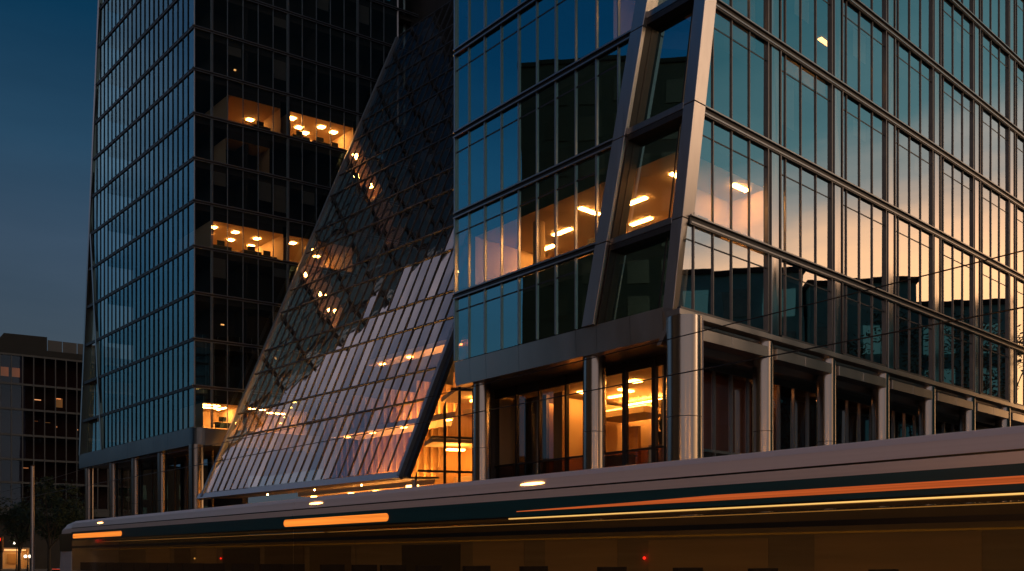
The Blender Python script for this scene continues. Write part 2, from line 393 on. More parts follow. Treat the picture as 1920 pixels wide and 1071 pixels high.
# bay piers: bright panel beside a dark joint, storey by storey
for i in range(7):
    a = U0 + DU * i
    for r in range(6):
        z0, z1 = RZ[r] + .02, RZ[r + 1] - .02
        pm = MB(); pm.fbox(RF, a - .145, a + .12, z0, z1, -.2, -.02, 1); pm.fbox(RF, a + .125, a + .66, z0, z1, -.2, .04, 0)
        pm.build('bay_pier', [M['panelR'], M['dark']], B, bevel=.006)
for r in range(1, 7):
    z = RZ[r]; bz = MB(); e = uB(z) + ARM_R - .33
    bz.fbox(RF, e, REND, z - .11, z + .13, -.12, .05, 0)
    bz.fbox(RF, e, REND, z + .11, z + .165, .051, .14, 1); bz.fbox(RF, e, REND, z - .165, z - .10, .051, .14, 1); bz.fbox(RF, e, REND, z - .20, z - .17, .03, .10, 1)
    bz.build('floor_band', [M['dark'], M['trim']], B)
# sill beam, sloping soffit and lintels over the street-side columns
MB().fbox(RF, -.35, REND, RZ[0] - .22, RZ[0] + .0, -.5, .13).build('sill_beam', M['fascia'], B, bevel=.01)
MB().prism([RF.p(-.2, RZ[0] - .24, -.28), RF.p(REND, RZ[0] - .24, -.28), RF.p(REND, RZ[0] - 1.15, -.9), RF.p(-.2, RZ[0] - 1.15, -.9)],
           [RF.p(-.2, RZ[0] - .24, -.5), RF.p(REND, RZ[0] - .24, -.5), RF.p(REND, RZ[0] - 1.15, -1.1), RF.p(-.2, RZ[0] - 1.15, -1.1)]).build('sloping_soffit', M['fascia'], B)
lz0, lz1 = 8.30 + E_, 8.74 + E_
for i in range(-1, 7):
    a = (U0 + DU * i + .55) if i >= 0 else .55
    b = U0 + DU * (i + 1) - .10
    lm = MB(); md = (a + b) / 2
    lm.fbox(RF, a, md - .008, lz0, lz1, -.62, .02); lm.fbox(RF, md + .008, b, lz0, lz1, -.62, .02)
    lm.build('lintel_beam', M['fascia'], B, bevel=.008)
# front fascia in steel panels, with the beak under the corner pier
fz0 = 8.40 + E_
fx = [FEND + .03, 12.7, 11.5, 9.2, 5.6, 4.42, 2.6, .95]
for k in range(len(fx) - 1):
    MB().prism([FF.p(fx[k] - .006, FZ[0], .03), FF.p(fx[k + 1] + .006, FZ[0], .03), FF.p(fx[k + 1] + .006, fz0, -.03), FF.p(fx[k] - .006, fz0, -.03)],
               [FF.p(fx[k] - .006, FZ[0], -.5), FF.p(fx[k + 1] + .006, FZ[0], -.5), FF.p(fx[k + 1] + .006, fz0, -.5), FF.p(fx[k] - .006, fz0, -.5)]).build('fascia', M['fascia'], B)
rb = ridge(MZ[0]); q0 = FF.p(.94, FZ[0], .03); q1 = FF.p(.94, fz0, -.03)
rbl = Vector((rb.x, rb.y, fz0 - .03)) + DR * .12 + DL * .16
MB().prism([q0, rb - DR * .01, rbl, q1], [q0 + DR * .5, rb + DR * .5, rbl + DR * .5, q1 + DR * .5]).build('fascia', M['fascia'], B)
# columns with a thin bright fin on the outer side
def column(parent, c, rad, z1, fin_dir, fin_out, name='column', fin=True, z0=.12, cm=None):
    m = MB().tube((c.x, c.y, z0), (c.x, c.y, z1), rad, n=48)
    o = m.build(name, cm or M['column'], parent, smooth=True)
    j = MB()
    for z in (z0 + 1.9, z0 + 4.35, z0 + 6.75):
        if z < z1 - .5: j.tube((c.x, c.y, z), (c.x, c.y, z + .025), rad + .003, n=48)
    j.build('column_joint', M['dark'], o)
    if fin:
        p0 = c + fin_dir * rad
        q = [p0 - fin_dir * .30 - fin_out * .05, p0 + fin_dir * .03 - fin_out * .05, p0 + fin_dir * .03 + fin_out * .05, p0 - fin_dir * .30 + fin_out * .05]
        MB().prism([Vector((p.x, p.y, z0)) for p in q], [Vector((p.x, p.y, z1)) for p in q]).build('column_fin', M['trim'], o)
E2 = (DR - DL).normalized()
cc = FF.p(.18, 0, -.30)
column(B, cc, .67, RZ[0] - .22, E2, Vector((-E2.y, E2.x, 0)))
for s, rr in ((5.12, .48), (12.55, .42)):
    column(B, FF.p(s, 0, -.62), rr, fz0 + .02, -DL, DR, fin=False)
for i in range(7):
    column(B, RF.p(U0 + DU * i + .14, 0, -.40), .42, RZ[0] - .22, DR, DL)
# soffit over the recessed ground floor
sp = lambda s, u, z: Vector((C0[0], C0[1], 0)) + DL * s + DR * u + Vector((0, 0, z))
MB().prism([sp(.2, .5, fz0 + .02), sp(FEND, .5, fz0 + .02), sp(FEND, 30, fz0 + .02), sp(.2, 30, fz0 + .02)],
           [sp(.2, .5, fz0 + .4), sp(FEND, .5, fz0 + .4), sp(FEND, 30, fz0 + .4), sp(.2, 30, fz0 + .4)]).build('soffit', M['soffit'], B)
# floor slabs with dark spandrel zone
for r in range(0, 6):
    z = MZ[r]
    pl_ = [(sA(z) + .45, .5), (FEND - .1, .2), (FEND - .1, REND), (.45, REND), (.45, uB(z) + 1.75), (max(.95, .1 * sA(z) + .7), uB(z) + 1.2)]
    MB().prism([sp(a, b, z - .75) for a, b in pl_], [sp(a, b, z - .02) for a, b in pl_]).build('floor_slab', M['slab'], B)
# unlit inner core and closing walls
LIT = (1,)          # storeys with the lights on at the corner
def room_faces(z0, z1, s0, s1, u0, u1, wm, ceil=True, floor=True, skip=()):
    m = MB(); P = sp
    if 'back' not in skip: m.face([P(s0, u1, z0), P(s1, u1, z0), P(s1, u1, z1), P(s0, u1, z1)], 0)
    if 'left' not in skip: m.face([P(s1, u0, z0), P(s1, u1, z0), P(s1, u1, z1), P(s1, u0, z1)], 0)
    if 'right' not in skip: m.face([P(s0, u0, z0), P(s0, u1, z0), P(s0, u1, z1), P(s0, u0, z1)], 0)
    if ceil: m.face([P(s0, u0, z1), P(s1, u0, z1), P(s1, u1, z1), P(s0, u1, z1)], 1)
    if floor: m.face([P(s0, u0, z0), P(s1, u0, z0), P(s1, u1, z0), P(s0, u1, z0)], 2)
    return m
for r in range(5):
    z0, z1 = MZ[r] - .01, MZ[r + 1] - .76
    d = 6.6 if r in (1, 3) else 3.2
    m = MB(); m.prism([sp(d if r not in (1,) else 7.0, 7.0, z0), sp(FEND - .15, d, z0), sp(FEND - .15, REND - .2, z0), sp(3.0, REND - .2, z0)],
                      [sp(d if r not in (1,) else 7.0, 7.0, z1), sp(FEND - .15, d, z1), sp(FEND - .15, REND - .2, z1), sp(3.0, REND - .2, z1)])
    m.build('interior_core', M['core'], B)
# left flank of the building (faces the tower)
lf = Fr(sp(FEND, 0, 0)[:2], DR, DL)
for r in range(5):
    g = MB().fbox(lf, .1, 40, FZ[r] + .16, FZ[r + 1] - .14, -.05, 0.0); w = g.build('flank_window', M['gD'], B)
    f_ = MB()
    for k in range(28): f_.fbox(lf, .1 + k * 1.45, .16 + k * 1.45, FZ[r] + .16, FZ[r + 1] - .14, .0, .08)
    f_.build('window_frame', M['alu'], w)
    MB().fbox(lf, .0, 40, FZ[r + 1] - .14, FZ[r + 1] + .16, -.05, .06).build('floor_band', M['dark'], B)
MB().fbox(lf, 1.0, 40, .0, FZ[0] + .16, -.3, -.05).build('flank_wall', M['slab'], B)

up_ = MB(); up_.prism([sp(.6, 4.6, FZ[5]), sp(FEND - .1, 2.0, FZ[5]), sp(FEND - .1, REND, FZ[5]), sp(.6, REND, FZ[5])], [sp(.6, 4.6, 78), sp(FEND - .1, 2.0, 78), sp(FEND - .1, REND, 78), sp(.6, REND, 78)])
up_.build('upper_storeys', M['core'], B)
for r in range(5):
    MB().prism([sp(FEND - .5, .5, MZ[r]), sp(FEND - .4, .5, MZ[r]), sp(FEND - .4, 8, MZ[r]), sp(FEND - .5, 8, MZ[r])], [sp(FEND - .5, .5, MZ[r + 1] - .76), sp(FEND - .4, .5, MZ[r + 1] - .76), sp(FEND - .4, 8, MZ[r + 1] - .76), sp(FEND - .5, 8, MZ[r + 1] - .76)]).build('partition', M['core'], B)
# lit office on the second storey of the corner
def lit_room(parent, pf, z0, z1, s0, s1, u0, u1, panels, pm, skip=('right',), dark=False):
    m = MB()
    P = pf
    if 'back' not in skip: m.face([P(s0, u1, z0), P(s1, u1, z0), P(s1, u1, z1), P(s0, u1, z1)], 0)
    if 'left' not in skip: m.face([P(s1, u0, z0), P(s1, u1, z0), P(s1, u1, z1), P(s1, u0, z1)], 0)
    if 'right' not in skip: m.face([P(s0, u0, z0), P(s0, u1, z0), P(s0, u1, z1), P(s0, u0, z1)], 0)
    m.face([P(s0, u0, z1), P(s1, u0, z1), P(s1, u1, z1), P(s0, u1, z1)], 1)
    m.face([P(s0, u0, z0), P(s1, u0, z0), P(s1, u1, z0), P(s0, u1, z0)], 2)
    m.build('lit_room', [M['room'], M['ceil'], M['carpet']], parent)
    for (a, b, ls, lu) in panels:
        MB().prism([P(a, b, z1 - .05), P(a + ls, b, z1 - .05), P(a + ls, b + lu, z1 - .05), P(a, b + lu, z1 - .05)],
                   [P(a, b, z1 - .01), P(a + ls, b, z1 - .01), P(a + ls, b + lu, z1 - .01), P(a, b + lu, z1 - .01)]).build('ceiling_light', pm, parent)
z0, z1 = MZ[1] + .0, MZ[2] - 1.15
lit_room(B, sp, z0, z1, .7, FEND - .55, .8, 6.5, [(2.2, 2.2, .22, 1.2), (4.6, 3.2, 1.2, .22), (7.2, 2.0, .22, 1.2), (9.4, 3.4, 1.2, .22), (1.2, 5.0, .22, 1.0), (6.0, 5.2, 1.2, .22), (11.6, 4.4, 1.0, .22), (8.3, 5.6, .22, .8), (3.6, 5.6, .8, .22)], M['panel'])
for s, u in ((4.9, 1.9), (9.9, 1.9)):
    MB().tube(sp(s, u, z0), sp(s, u, z1), .28, n=24).build('round_column', M['room'], B, smooth=True)
MB().prism([sp(7.4, 4.2, z0), sp(9.0, 4.2, z0), sp(9.0, 6.4, z0), sp(7.4, 6.4, z0)], [sp(7.4, 4.2, z1 - .5), sp(9.0, 4.2, z1 - .5), sp(9.0, 6.4, z1 - .5), sp(7.4, 6.4, z1 - .5)]).build('partition', M['core'], B)
MB().prism([sp(2.6, 3.6, z0), sp(2.75, 3.6, z0), sp(2.75, 6.4, z0), sp(2.6, 6.4, z0)], [sp(2.6, 3.6, z1), sp(2.75, 3.6, z1), sp(2.75, 6.4, z1), sp(2.6, 6.4, z1)]).build('partition', M['room'], B)
for (a, b, h_) in ((3.0, 4.3, 2.1), (5.2, 5.9, 2.3), (9.3, 10.6, 1.3), (11.2, 12.0, 2.2)):
    MB().prism([sp(a, 6.1, z0), sp(b, 6.1, z0), sp(b, 6.45, z0), sp(a, 6.45, z0)], [sp(a, 6.1, z0 + h_), sp(b, 6.1, z0 + h_), sp(b, 6.45, z0 + h_), sp(a, 6.45, z0 + h_)]).build('wall_cupboard', M['timber'], B)
# dim office higher up at the corner
z0, z1 = MZ[3], MZ[4] - 1.0
lit_room(B, sp, z0, z1, .9, 4.4, 1.0, 6.0, [(1.6, 2.0, .5, .5)], M['paneldim'])

# blinds and a few dim rooms behind the street-side glass
M['blindB'] = mat('office_blind', (.30, .32, .32), .8, 0, .15, (.5, .5, 4)); rb2 = random.Random(5)
for r in range(1, 6):
    for i in range(6):
        for k in range(3):
            if rb2.random() < .14:
                b_ = U0 + DU * (i + 1) - .24 - 1.205 * k; zb = RZ[r + 1] - .9 - rb2.choice((.6, 1.2, 2.0)); MB().fbox(RF, b_ - 1.15, b_, zb, RZ[r + 1] - .8, -.34, -.32).build('blind', M['blindB'], B)
for (u_, r) in ((11.0, 3), (16.2, 4), (26.5, 4)):
    z_ = RZ[r]; w_ = MB(); w_.prism([sp(2.6, u_, z_), sp(2.7, u_, z_), sp(2.7, u_ + 3.6, z_), sp(2.6, u_ + 3.6, z_)], [sp(2.6, u_, z_ + 3), sp(2.7, u_, z_ + 3), sp(2.7, u_ + 3.6, z_ + 3), sp(2.6, u_ + 3.6, z_ + 3)]); w_.build('partition', M['room'], B)
    MB().prism([sp(1.2, u_ + .8, z_ + 2.9), sp(1.4, u_ + .8, z_ + 2.9), sp(1.4, u_ + 2.4, z_ + 2.9), sp(1.2, u_ + 2.4, z_ + 2.9)], [sp(1.2, u_ + .8, z_ + 2.95), sp(1.4, u_ + .8, z_ + 2.95), sp(1.4, u_ + 2.4, z_ + 2.95), sp(1.2, u_ + 2.4, z_ + 2.95)]).build('ceiling_light', M['paneldim'], B)
# lobby behind the columns
GU = 2.3
zs0, zs1 = 6.25, fz0 + .02
lob = [(13.66, 11.9), (11.9, 10.25), (10.25, 8.46), (8.46, 7.3), (6.29, 4.95), (4.85, 3.32), (3.22, 2.66)]
gfr = Fr(sp(0, GU, 0)[:2], DL, -DR)
for a, b in lob:
    w = MB().face(tilt([gfr.p(b, zs0), gfr.p(a, zs0), gfr.p(a, zs1 - .45), gfr.p(b, zs1 - .45)], gfr.n, .002)).build('lobby_window', M['gL'], B)
    f_ = MB(); f_.fbox(gfr, a - .05, a + .05, .12, zs1, -.1, .1); f_.fbox(gfr, b - .05, b + .05, .12, zs1, -.1, .1); f_.fbox(gfr, b + .05, a - .05, zs0 - .08, zs0, -.06, .08)
    f_.fbox(gfr, b + .05, a - .05, zs1 - .45, zs1, -.06, .05); f_.build('window_frame', M['darkmet'], w)
    MB().fbox(gfr, b + .05, a - .05, .12, zs0 - .08, -.04, .0).build('lobby_panel', M['gD'], B)
MB().fbox(gfr, 6.36, 7.22, .12, zs1, -.3, .05).build('lobby_pier', M['darkmet'], B)
zc = zs1 - 1.0
lit_room(B, sp, 5.4, zs1 - .3, 3.0, 13.4, GU + .15, GU + 6.5, [], M['lobbyl'], skip=())
def blk(name, m, s0_, s1_, u0_, u1_, z0_, z1_):
    return MB().prism([sp(s0_, u0_, z0_), sp(s1_, u0_, z0_), sp(s1_, u1_, z0_), sp(s0_, u1_, z0_)], [sp(s0_, u0_, z1_), sp(s1_, u0_, z1_), sp(s1_, u1_, z1_), sp(s0_, u1_, z1_)]).build(name, m, B)
for (s_, u, a, b) in ((6.0, 4.2, .5, .5), (4.4, 6.6, .8, .15), (9.6, 4.4, .3, .9), (8.7, 6.6, 1.2, .2), (12.2, 5.4, .3, .3), (7.9, 5.4, .25, .9), (3.6, 7.6, .3, .3)):
    blk('ceiling_light', M['lobbyl'], s_, s_ + a, u, u + b, zs1 - .37, zs1 - .31)
for (s0_, s1_, u0_, u1_, z1_, mm) in ((4.7, 4.85, 4.6, 8.7, 8.6, 'room'), (11.0, 12.6, 3.4, 3.6, 9.6, 'darkmet'), (9.9, 10.5, 3.4, 3.7, 9.6, 'timber'), (12.7, 13.2, 3.2, 6, 9.6, 'timber'),
                                      (8.6, 9.6, 7.4, 7.6, 8.2, 'timber'), (3.1, 4.3, 6.2, 6.4, 8.6, 'timber'), (10.6, 11.0, 4.0, 8.5, 9.5, 'room')):
    blk('lobby_wall', M[mm], s0_, s1_, u0_, u1_, 5.4, z1_)
blk('ceiling_bulkhead', M['ceil'], 3.1, 6.6, 6.4, 8.2, 8.75, 9.1); blk('ceiling_bulkhead', M['ceil'], 7.2, 10.4, 6.2, 8.2, 8.6, 8.9)
blk('wall_washer', M['washer'], 7.4, 10.4, 8.3, 8.34, 9.5, 9.54); blk('wall_washer', M['washer'], 4.9, 7.0, 8.3, 8.34, 9.5, 9.54)
blk('cove_light', M['cove'], 3.2, 6.5, 6.6, 6.7, 9.15, 9.2); blk('cove_light', M['cove'], 7.3, 10.3, 6.4, 6.5, 8.95, 9.0)
# unlit glazing behind the street-side columns
hfr = Fr(sp(2.6, 0, 0)[:2], DR, -DL)
for i in range(8):
    a = 2.9 + i * 5.0
    g = MB()
    for k in range(4): g.face(tilt([hfr.p(a + k * 1.25, 6.3), hfr.p(a + k * 1.25 + 1.25, 6.3), hfr.p(a + k * 1.25 + 1.25, zs1 - .3), hfr.p(a + k * 1.25, zs1 - .3)], hfr.n, .006))
    w = g.build('ground_window', M['gD'], B); f_ = MB()
    for k in range(4): f_.fbox(hfr, a + k * 1.25 - .04, a + k * 1.25 + .04, .12, zs1 - .3, -.05, .09)
    f_.fbox(hfr, a, a + 5, 6.18, 6.3, -.05, .06); f_.fbox(hfr, a, a + 5, .12, 6.17, -.05, -.02, 1); f_.fbox(hfr, a, a + 5, zs1 - .3, zs1, -.05, .05); f_.build('window_frame', [M['alu'], M['dark']], w)
MB().prism([sp(4.4, 9.2, .12), sp(4.6, 9.2, .12), sp(4.6, 40, .12), sp(4.4, 40, .12)], [sp(4.4, 9.2, zs1), sp(4.6, 9.2, zs1), sp(4.6, 40, zs1), sp(4.4, 40, zs1)]).build('interior_core', M['core'], B)

for (u_, s_) in ((9.6, 3.2), (15.5, 3.4), (21, 3.2)):
    blk('ceiling_light', M['paneldim'], s_, s_ + .25, u_, u_ + .25, zs1 - .32, zs1 - .28)
blk('interior_wall', M['timber'], 3.1, 4.2, 11.2, 11.4, 5.4, zs1); blk('ceiling_light', M['paneldim'], 3.2, 3.9, 10.4, 10.6, zs1 - .32, zs1 - .28)

# ================================================================== the tower on the left
TC = (-26.8101, 76.9738)
TL = hdir(.7544, 'L'); TRr = hdir(1.0092, 'R')
nL = Vector((-TL.y, TL.x, 0)); nR = Vector((TRr.y, -TRr.x, 0))
LF = Fr(TC, TL, nL); TF = Fr(TC, TRr, nR)
TZ = [z + E_ for z in (11.0481, 14.5503, 18.5224, 22.43, 26.3352, 30.1503, 33.7377, 37.5176, 41.2736, 44.8398, 48.6, 52.3, 56.0, 59.7)]
T = thing('office_tower', (-30, 85, 0), 'dark glass office tower with two rows of orange lit offices and slanted left edge', 'building')
so = lambda z: 28.0 - .1262 * (z - E_ - 11.05)       # leaning outer edge
si = lambda z: 21.5 + .140 * (z - E_ - 11.3)         # inner leaning pier
ztop = 35.0 + E_
m0, dm = 1.1196, 1.0446
LIM = lambda q: clip(clip(q, -1, .1262 * -1, 28.0 + .1262 * (E_ + 11.05) - .25), -1, .140, 21.5 - .140 * (E_ + 11.3) - .12)
LIM2 = lambda q: clip(q, -1, -.1262, 28.0 + .1262 * (E_ + 11.05) - .25)
lb = [[0.06] + [m0 + dm * i for i in range(8)], [m0 + dm * i for i in range(7, 14)], [m0 + dm * i for i in range(13, 27)]]
for r in range(13):
    z0, z1 = TZ[r] + .12, TZ[r + 1] - .12
    for bi, ms in enumerate(lb):
        g = MB(); fr = MB()
        for k in range(len(ms) - 1):
            q = [(ms[k], z0), (ms[k + 1], z0), (ms[k + 1], z1), (ms[k], z1)]
            if bi == 2: q = LIM(q) if z0 < ztop else LIM2(q)
            if len(q) < 3: continue
            g.face(tilt([LF.p(s, z, -.02) for s, z in q], nL, .0016))
            h = .05 if k == 0 and bi > 0 else .032
            q2 = [(ms[k] - h, z0), (ms[k] + h, z0), (ms[k] + h, z1), (ms[k] - h, z1)]
            if bi == 2: q2 = LIM(q2) if z0 < ztop else LIM2(q2)
            if (k or bi) and len(q2) >= 3: fr.fpoly(LF, q2, -.05, .05)
        if not g.v: continue
        w = g.build('window', M['gT'], T)
        if fr.v: fr.build('window_frame', M['frameT'], w)
    # floor band, both sides
    e = min(so(TZ[r + 1]) - .2, 29)
    z = TZ[r + 1]
    bz = MB(); bz.fbox(LF, 0, e, z - .11, z + .12, -.12, .07, 0); bz.fbox(LF, 0.0, e, z + .09, z + .12, .071, .10, 1)
    bz.fbox(TF, -.07, 21.0, z - .11, z + .12, -.12, .07, 0); bz.fbox(TF, -.13, 21.0, z + .08, z + .13, .071, .13, 1); bz.fbox(TF, -.13, 21.0, z - .13, z - .09, .071, .13, 1)
    bz.build('floor_band', [M['dark'], M['trimT']], T)
    # outer leaning edge and inner leaning pier
    MB().fpoly(LF, [(so(TZ[r]) - .28, TZ[r] + .01), (so(TZ[r]) + .1, TZ[r] + .01), (so(TZ[r + 1]) + .1, TZ[r + 1] - .01), (so(TZ[r + 1]) - .28, TZ[r + 1] - .01)], -.6, .16).build('leaning_edge', M['colT'], T)
    if TZ[r] < ztop - 3.6:
        MB().fpoly(LF, [(si(TZ[r]) - .16, TZ[r] + .01), (si(TZ[r]) + .16, TZ[r] + .01), (si(TZ[r + 1]) + .16, TZ[r + 1] - .01), (si(TZ[r + 1]) - .16, TZ[r + 1] - .01)], -.5, .14).build('leaning_pier', M['colT'], T)
        zz0, zz1 = z0, z1
        pts = [(si(zz0) + .16, zz0), (so(zz0) - .28, zz0), (max(so(zz1) - .28, si(zz1) + .2), zz1), (si(zz1) + .16, zz1)]
        w = MB().face(tilt([LF.p(s, q, -.45) for s, q in pts], nL, .003)).build('corner_window', M['gT'], T)
        mm_ = (si(zz0) + so(zz0)) / 2; mt = (si(zz1) + so(zz1)) / 2
        MB().bar(LF.p(mm_, zz0, -.42), LF.p(mt, zz1, -.42), .06, .08, up=TL).build('window_frame', M['darkmet'], w)
# right-hand face
u0, du = 1.4872, 1.3255
rbay = [[0.06, u0], [u0 + du * i for i in range(0, 6)], [u0 + du * i for i in range(5, 11)], [u0 + du * i for i in range(10, 14)]]
for r in range(13):
    z0, z1 = TZ[r] + .12, TZ[r + 1] - .12
    for bi, ms in enumerate(rbay):
        if r == 12 and bi > 1: continue
        g = MB(); fr = MB()
        for k in range(len(ms) - 1):
            g.face(tilt([TF.p(ms[k], z0, -.02), TF.p(ms[k + 1], z0, -.02), TF.p(ms[k + 1], z1, -.02), TF.p(ms[k], z1, -.02)], nR, .003))
            if k > 0: fr.fbox(TF, ms[k] - .03, ms[k] + .03, z0, z1, -.05, .05)
        if bi > 0:
            fr.fbox(TF, ms[0] - .09, ms[0] - .03, z0, z1, -.05, .12); fr.fbox(TF, ms[0] + .03, ms[0] + .09, z0, z1, -.05, .12); 
        w = g.build('window', M['gT'], T)
        if fr.v: fr.build('window_frame', M['trimT'], w)
MB().tube(LF.p(.0, TZ[0], -.07), LF.p(0, TZ[13], -.07), .07, n=12).build('corner_post', M['alu'], T)
# turned end bay on the far right
e0 = TF.p(u0 + du * 13 + .1, 0); ed = (TRr * .75 + nR * -.66).normalized(); EF = Fr(e0[:2], ed, Vector((ed.y, -ed.x, 0)))
for r in range(8, 12):
    z0, z1 = TZ[r] + .12, TZ[r + 1] - .12
    g = MB(); f_ = MB()
    for k in range(2):
        g.face(tilt([EF.p(k * 1.6, z0), EF.p(k * 1.6 + 1.6, z0), EF.p(k * 1.6 + 1.6, z1), EF.p(k * 1.6, z1)], EF.n, .003)); f_.fbox(EF, k * 1.6 - .05, k * 1.6 + .05, z0, z1, -.05, .1)
    w = g.build('end_window', M['gT'], T); f_.build('window_frame', M['alu'], w)
    MB().fbox(EF, 0, 3.2, z1, z1 + .24, -.1, .08).build('floor_band', M['dark'], T)
# slabs, cores and lit offices
tp = lambda s, u, z: Vector((TC[0], TC[1], 0)) + TL * s + TRr * u + Vector((0, 0, z))
for r in range(14):
    z = TZ[r]; e = min(21.0, so(z) - 1.2)
    MB().prism([tp(.3, .3, z - .55), tp(e, .3, z - .55), tp(e, 20.5, z - .55), tp(.3, 20.5, z - .55)], [tp(.3, .3, z - .02), tp(e, .3, z - .02), tp(e, 20.5, z - .02), tp(.3, 20.5, z - .02)]).build('floor_slab', M['slab'], T)
litT = {0, 4, 7}
for r in range(13):
    z0, z1 = TZ[r], TZ[r + 1] - .56; d = 2.6 if r not in litT else 7.3
    e = min(20.0, so(z1) - 2.0)
    MB().prism([tp(d, 2.4, z0), tp(e, 2.4, z0), tp(e, 20, z0), tp(d, 20, z0)], [tp(d, 2.4, z1), tp(e, 2.4, z1), tp(e, 20, z1), tp(d, 20, z1)]).build('interior_core', M['core'], T)
    if r not in litT:
        for u_ in (4.6, 10.9): MB().prism([tp(.5, u_, z0), tp(2.6, u_, z0), tp(2.6, u_ + .2, z0), tp(.5, u_ + .2, z0)], [tp(.5, u_, z1), tp(2.6, u_, z1), tp(2.6, u_ + .2, z1), tp(.5, u_ + .2, z1)]).build('partition', M['core'], T)
tpr = lambda a, b, z: tp(b, a, z)         # rooms along the right-hand face: a = along the face, b = inward
def tower_room(r, a0, a1, depth, panels, pm):
    z0, z1 = TZ[r] + .02, TZ[r + 1] - 1.25
    m = MB(); P = tpr
    m.face([P(a0, depth, z0), P(a1, depth, z0), P(a1, depth, z1), P(a0, depth, z1)], 0)
    for a in (a0, a1): m.face([P(a, .3, z0), P(a, depth, z0), P(a, depth, z1), P(a, .3, z1)], 0)
    m.face([P(a0, .3, z1), P(a1, .3, z1), P(a1, depth, z1), P(a0, depth, z1)], 1); m.face([P(a0, .3, z0), P(a1, .3, z0), P(a1, depth, z0), P(a0, depth, z0)], 2)
    m.face([P(a0, .31, z1), P(a1, .31, z1), P(a1, .31, z1 + .68), P(a0, .31, z1 + .68)], 3)
    m.build('lit_room', [M['room'], M['ceil'], M['carpet'], M['core']], T)
    for (a, b, la, lb_) in panels:
        MB().prism([P(a, b, z1 - .06), P(a + la, b, z1 - .06), P(a + la, b + lb_, z1 - .06), P(a, b + lb_, z1 - .06)], [P(a, b, z1 - .01), P(a + la, b, z1 - .01), P(a + la, b + lb_, z1 - .01), P(a, b + lb_, z1 - .01)]).build('ceiling_light', pm, T)
tower_room(4, 1.55, 7.85, 7.0, [(2.2, 1.6, .44, .44), (2.6, 3.6, .44, .44), (4.2, 1.8, .44, .44), (4.8, 4.0, .44, .44), (6.4, 2.4, .44, .44), (6.9, 4.6, .44, .44)], M['panel'])
tower_room(4, 8.35, 14.4, 7.0, [(9.4, 1.8, .44, .44), (11.5, 2.6, .44, .44), (13.0, 4.2, .44, .44)], M['panel'])
tower_room(7, 8.5, 14.5, 7.0, [(9.0, 1.2, .5, .5), (10.4, 2.6, .5, .5), (11.4, 3.4, .5, .5), (11.9, 1.4, .5, .5), (13.3, 1.8, .5, .5), (12.4, 5.0, .5, .5)], M['panel'])
tower_room(7, 3.0, 7.6, 5.0, [(6.3, 3.6, .5, .4)], M['panel'])
tower_room(0, .9, 4.3, 5.0, [(1.3, 1.2, 1.4, .2), (1.6, 2.6, 1.6, .2), (3.4, 2.0, .2, 1.4)], M['panel'])
tower_room(0, 4.6, 10, 5.0, [(5.3, 1.2, 1.4, .2), (7.6, 2.6, 1.6, .2)], M['panel'])
tower_room(6, 2.8, 6.6, 4.0, [(3.6, 2.8, .25, .2), (4.9, 3.0, .3, .2)], M['paneldim'])
# roller blinds and the odd lamp left on behind the dark glass
M['blind'] = mat('roller_blind', (.16, .18, .19), .8, 0, .15, (.5, .5, 4)); M['speck'] = lamp('small_desk_lamp', (1.0, .50, .16), 1.6)
rb_ = random.Random(11)
for r in range(12):
    if r in litT: continue
    for k in range(13):
        if rb_.random() < .16:
            a = u0 + du * k + .06; zb = TZ[r + 1] - .6 - rb_.choice((.7, 1.1, 1.6, 2.3)); MB().fbox(TF, a, a + du - .12, zb, TZ[r + 1] - .56, -.34, -.32).build('blind', M['blind'], T)
    for _ in range(2):
        if rb_.random() < .28:
            a = rb_.uniform(1.6, 14); z = TZ[r] + rb_.uniform(.9, 2.4); d_ = rb_.uniform(1.0, 2.2); MB().fbox(TF, a, a + rb_.uniform(.12, .4), z, z + .08, -d_ - .12, -d_).build('interior_lamp', M['speck'], T)
# fascia with a rounded corner, columns and recessed ground floor
tz0 = 9.64 + E_
fxs = [0.9, 5.2, 8.4, 11.2, 14.6, 21.4, 28.3]
for k in range(6):
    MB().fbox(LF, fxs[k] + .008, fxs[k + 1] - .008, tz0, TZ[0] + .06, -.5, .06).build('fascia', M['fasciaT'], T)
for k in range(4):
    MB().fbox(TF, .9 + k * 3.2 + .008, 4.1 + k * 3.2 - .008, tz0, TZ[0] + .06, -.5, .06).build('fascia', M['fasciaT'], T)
ctr = tp(.9, .9, 0) ; arc = []
a0 = math.atan2(nL.y, nL.x); a1 = math.atan2(nR.y, nR.x)
p_in = LF.p(.9, 0, .06); q_in = TF.p(.9, 0, .06); cpt = LF.p(0, 0, .06) + TRr * -.06
bz = [p_in * (1 - t) ** 2 + cpt * 2 * t * (1 - t) + q_in * t * t for t in [k / 8 for k in range(9)]]
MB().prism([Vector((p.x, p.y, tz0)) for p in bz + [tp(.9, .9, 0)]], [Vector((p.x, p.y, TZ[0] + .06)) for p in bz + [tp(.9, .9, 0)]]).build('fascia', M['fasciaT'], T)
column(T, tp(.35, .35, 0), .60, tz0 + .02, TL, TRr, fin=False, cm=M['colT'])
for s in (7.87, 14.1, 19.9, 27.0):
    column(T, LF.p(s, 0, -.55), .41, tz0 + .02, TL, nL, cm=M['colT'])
MB().prism([tp(.5, .5, tz0 + .1), tp(28, .5, tz0 + .1), tp(28, 20, tz0 + .1), tp(.5, 20, tz0 + .1)], [tp(.5, .5, tz0 + .5), tp(28, .5, tz0 + .5), tp(28, 20, tz0 + .5), tp(.5, 20, tz0 + .5)]).build('soffit', M['soffit'], T)
gl = Fr(tp(0, 3.0, 0)[:2], TL, nL)
